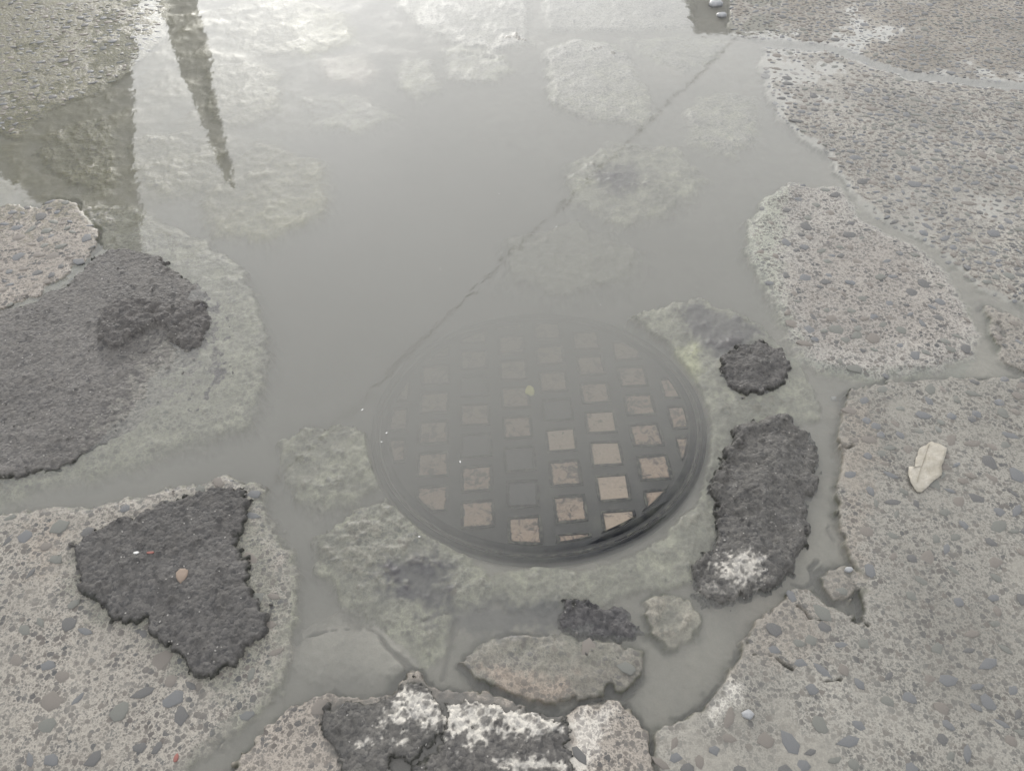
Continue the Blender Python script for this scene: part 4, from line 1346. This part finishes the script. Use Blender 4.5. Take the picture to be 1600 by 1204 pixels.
def spire(name, dist, left, right, sides, label, cat, mat_low, mat_top, z_split):
    """a tapering tower whose outline, mirrored in the pool, follows the two given edges (photo points)"""
    L = [mirrored(a, b, dist) for a, b in left]
    Rr = [mirrored(a, b, dist) for a, b in right]
    zs = np.linspace(min(L[0][2], Rr[0][2]), min(L[-1][2], Rr[-1][2]), 16)
    xl = np.interp(zs, [p[2] for p in L], [p[0] for p in L])
    xr = np.interp(zs, [p[2] for p in Rr], [p[0] for p in Rr])
    zs = np.concatenate([[0.0], zs]); xl = np.concatenate([[xl[0]], xl]); xr = np.concatenate([[xr[0]], xr])
    root = bpy.data.objects.new(name, None)
    COL.objects.link(root)
    x0 = (xl[0] + xr[0]) / 2
    root.location = (x0, dist, 0)
    root['label'], root['category'] = label, cat

    def part(nm, sel, mat, grow=1.0):
        bm_ = bmesh.new()
        rows = []
        for z_, a, b in sel:
            c_, h_ = (a + b) / 2 - x0, max((b - a) / 2 * grow, 0.01)
            k_ = 1 / math.cos(math.pi / sides)
            rows.append([bm_.verts.new((c_ + h_ * k_ * math.cos(2 * math.pi * (i + 0.5) / sides), h_ * k_ * math.sin(2 * math.pi * (i + 0.5) / sides), z_)) for i in range(sides)])
        for A, B in zip(rows, rows[1:]):
            for i in range(sides):
                j = (i + 1) % sides
                bm_.faces.new((A[i], A[j], B[j], B[i]))
        bm_.faces.new(rows[-1]); bm_.faces.new(rows[0][::-1])
        return bm_obj(nm, bm_, mat, root, shade=False)
    prof_ = list(zip(zs, xl, xr))
    n_ = max(2, int(len(prof_) * z_split))
    part('shaft', prof_[:n_ + 1], mat_low)
    part('roof', prof_[n_:], mat_top, 1.0)
    zc, a, b = prof_[n_]
    part('cornice', [(zc - 0.35, a, b), (zc - 0.2, a, b), (zc + 0.15, a, b)], mat_low, 1.06)
    return root


spire('church_spire', 38.0, [(250, -40), (252, 10), (266, 46), (286, 112), (312, 175), (328, 222), (346, 265), (365, 295)],
      [(300, -40), (306, 5), (320, 60), (335, 150), (350, 222), (360, 265), (367, 295)], 8,
      'slim pointed spire mirrored dark in the upper left of the pool', 'spire', M_MASON, M_SLATE, 0.35)
spire('church_tower', 26.0, [(-260, -60), (-200, 60), (-60, 150), (30, 226), (112, 312), (160, 365), (222, 418)],
      [(152, -60), (161, 60), (168, 150), (190, 260), (217, 387), (224, 418)], 4,
      'broad dark tower mirrored along the left edge of the pool', 'tower', M_MASON, M_SLATE, 0.4)

# gabled house whose top shows in the water at the upper right
dist = 24.0
sil = [mirrored(*p, dist) for p in ((1040, -140), (1074, -6), (1087, 48), (1150, 52), (1240, 48), (1252, -6), (1280, -140))]
xs = [p[0] for p in sil]; zs_ = [p[2] for p in sil]
hb = bpy.data.objects.new('gabled_house', None)
COL.objects.link(hb)
hx = (min(xs) + max(xs)) / 2
hb.location = (hx, dist, 0)
hb['label'] = 'dark house top mirrored at the upper right end of the pool'
hb['category'] = 'house'


def slab_prism(nm, pts, y0, y1, mat):
    bm_ = bmesh.new()
    A = [bm_.verts.new((a - hx, y0, b)) for a, b in pts]
    B = [bm_.verts.new((a - hx, y1, b)) for a, b in pts]
    bm_.faces.new(A); bm_.faces.new(B[::-1])
    for i in range(len(A)):
        j = (i + 1) % len(A)
        bm_.faces.new((A[j], A[i], B[i], B[j]))
    bmesh.ops.recalc_face_normals(bm_, faces=bm_.faces[:])
    return bm_obj(nm, bm_, mat, hb, shade=False)


zw = zs_[0] + 0.8
slab_prism('wall', [(xs[0], 0), (xs[-1], 0), (xs[-1], zs_[0]), (xs[0], zs_[0])], 0.0, 6.0, M_MASON)
slab_prism('roof', [(xs[0] - 0.15, zs_[0] + 0.004)] + [(xs[i], zs_[i]) for i in range(1, 6)] + [(xs[-1] + 0.15, zs_[0] + 0.004)], -0.1, 6.1, M_SLATE)
for wx in np.linspace(xs[0] + 0.7, xs[-1] - 0.7, 4):
    for wz in (1.4, 4.2):
        slab_prism('window', [(wx - 0.35, wz), (wx + 0.35, wz), (wx + 0.35, wz + 1.3), (wx - 0.35, wz + 1.3)], -0.04, 0.05, M_CABLE)


def cable(name, pts, rad, label, cat='cable', group=None, sides=6):
    bm_ = bmesh.new()
    pts = [Vector(p) for p in pts]
    o0 = pts[0].copy()
    prev_ = None
    for i, p in enumerate(pts):
        d_ = (pts[min(i + 1, len(pts) - 1)] - pts[max(i - 1, 0)]).normalized()
        a = d_.cross(Vector((0, 0, 1)))
        a = a.normalized() if a.length > 1e-3 else Vector((1, 0, 0))
        b = d_.cross(a)
        ring_ = [bm_.verts.new(p - o0 + rad * (a * math.cos(2 * math.pi * k / sides) + b * math.sin(2 * math.pi * k / sides))) for k in range(sides)]
        if prev_:
            for k in range(sides):
                j = (k + 1) % sides
                bm_.faces.new((prev_[k], prev_[j], ring_[j], ring_[k]))
        prev_ = ring_
    o = bm_obj(name, bm_, M_CABLE, label=label, cat=cat, group=group)
    o.location = o0
    return o


def at_height(px, py, h):
    a, b, c = ray(px, py)
    t_ = (h + CAM_H) / -c
    return Vector((a * t_, b * t_, h))


A = at_height(1150, 60, 6.0)
B = at_height(400, 782, 6.0)
dirv = (A - B).normalized()
p_far, p_near = A + dirv * 12, B - dirv * 9
cable('overhead_cable', [p_near.lerp(p_far, i / 20) for i in range(21)], 0.013, 'thin dark overhead cable mirrored as a diagonal line across the pool', 'cable')


def pole(p, h, label):
    root = bpy.data.objects.new('utility_pole', None)
    COL.objects.link(root)
    root.location = (p.x, p.y, 0)
    root['label'], root['category'], root['group'] = label, 'pole', 'poles that carry the overhead cable'
    bm_ = bmesh.new()
    lathe(bm_, [(0.15, 0), (0.14, 1.5), (0.12, h * 0.7), (0.10, h), (0, h + 0.02)], 16)
    bm_obj('shaft', bm_, M_WOOD, root)
    bm_ = bmesh.new()
    bmesh.ops.create_cube(bm_, size=1.0, matrix=Matrix.Translation((0, 0.14, h - 0.55)) @ Matrix.Diagonal((1.5, 0.09, 0.11, 1)))
    bm_obj('crossarm', bm_, M_WOOD, root, shade=False)
    bm_ = bmesh.new()
    lathe(bm_, [(0, 0.14), (0.03, 0.13), (0.05, 0.09), (0.035, 0.06), (0.05, 0.03), (0.03, 0), (0, 0)], 12)
    ins = bm_obj('insulator', bm_, M_SLATE, root)
    ins.location = (0, 0, h - 0.02)


pole(p_far, 5.95, 'wooden utility pole at the far end of the cable')
pole(p_near, 5.95, 'wooden utility pole behind the viewer holding the cable')
for k, (a, b) in enumerate((((41, 314), (54, 284)), ((55, 312), (64, 283)), ((67, 311), (75, 283)))):
    q0, q1 = Vector(mirrored(*a, 21.0)), Vector(mirrored(*b, 22.5))
    dv = q1 - q0
    cable('stay_wire', [q0 - dv * 0.4, q0, q1, q1 + dv * 1.6], 0.016,
          ('leftmost', 'middle', 'rightmost')[k] + ' of three thin wires mirrored beside the broad tower', 'wire', 'wires beside the tower')
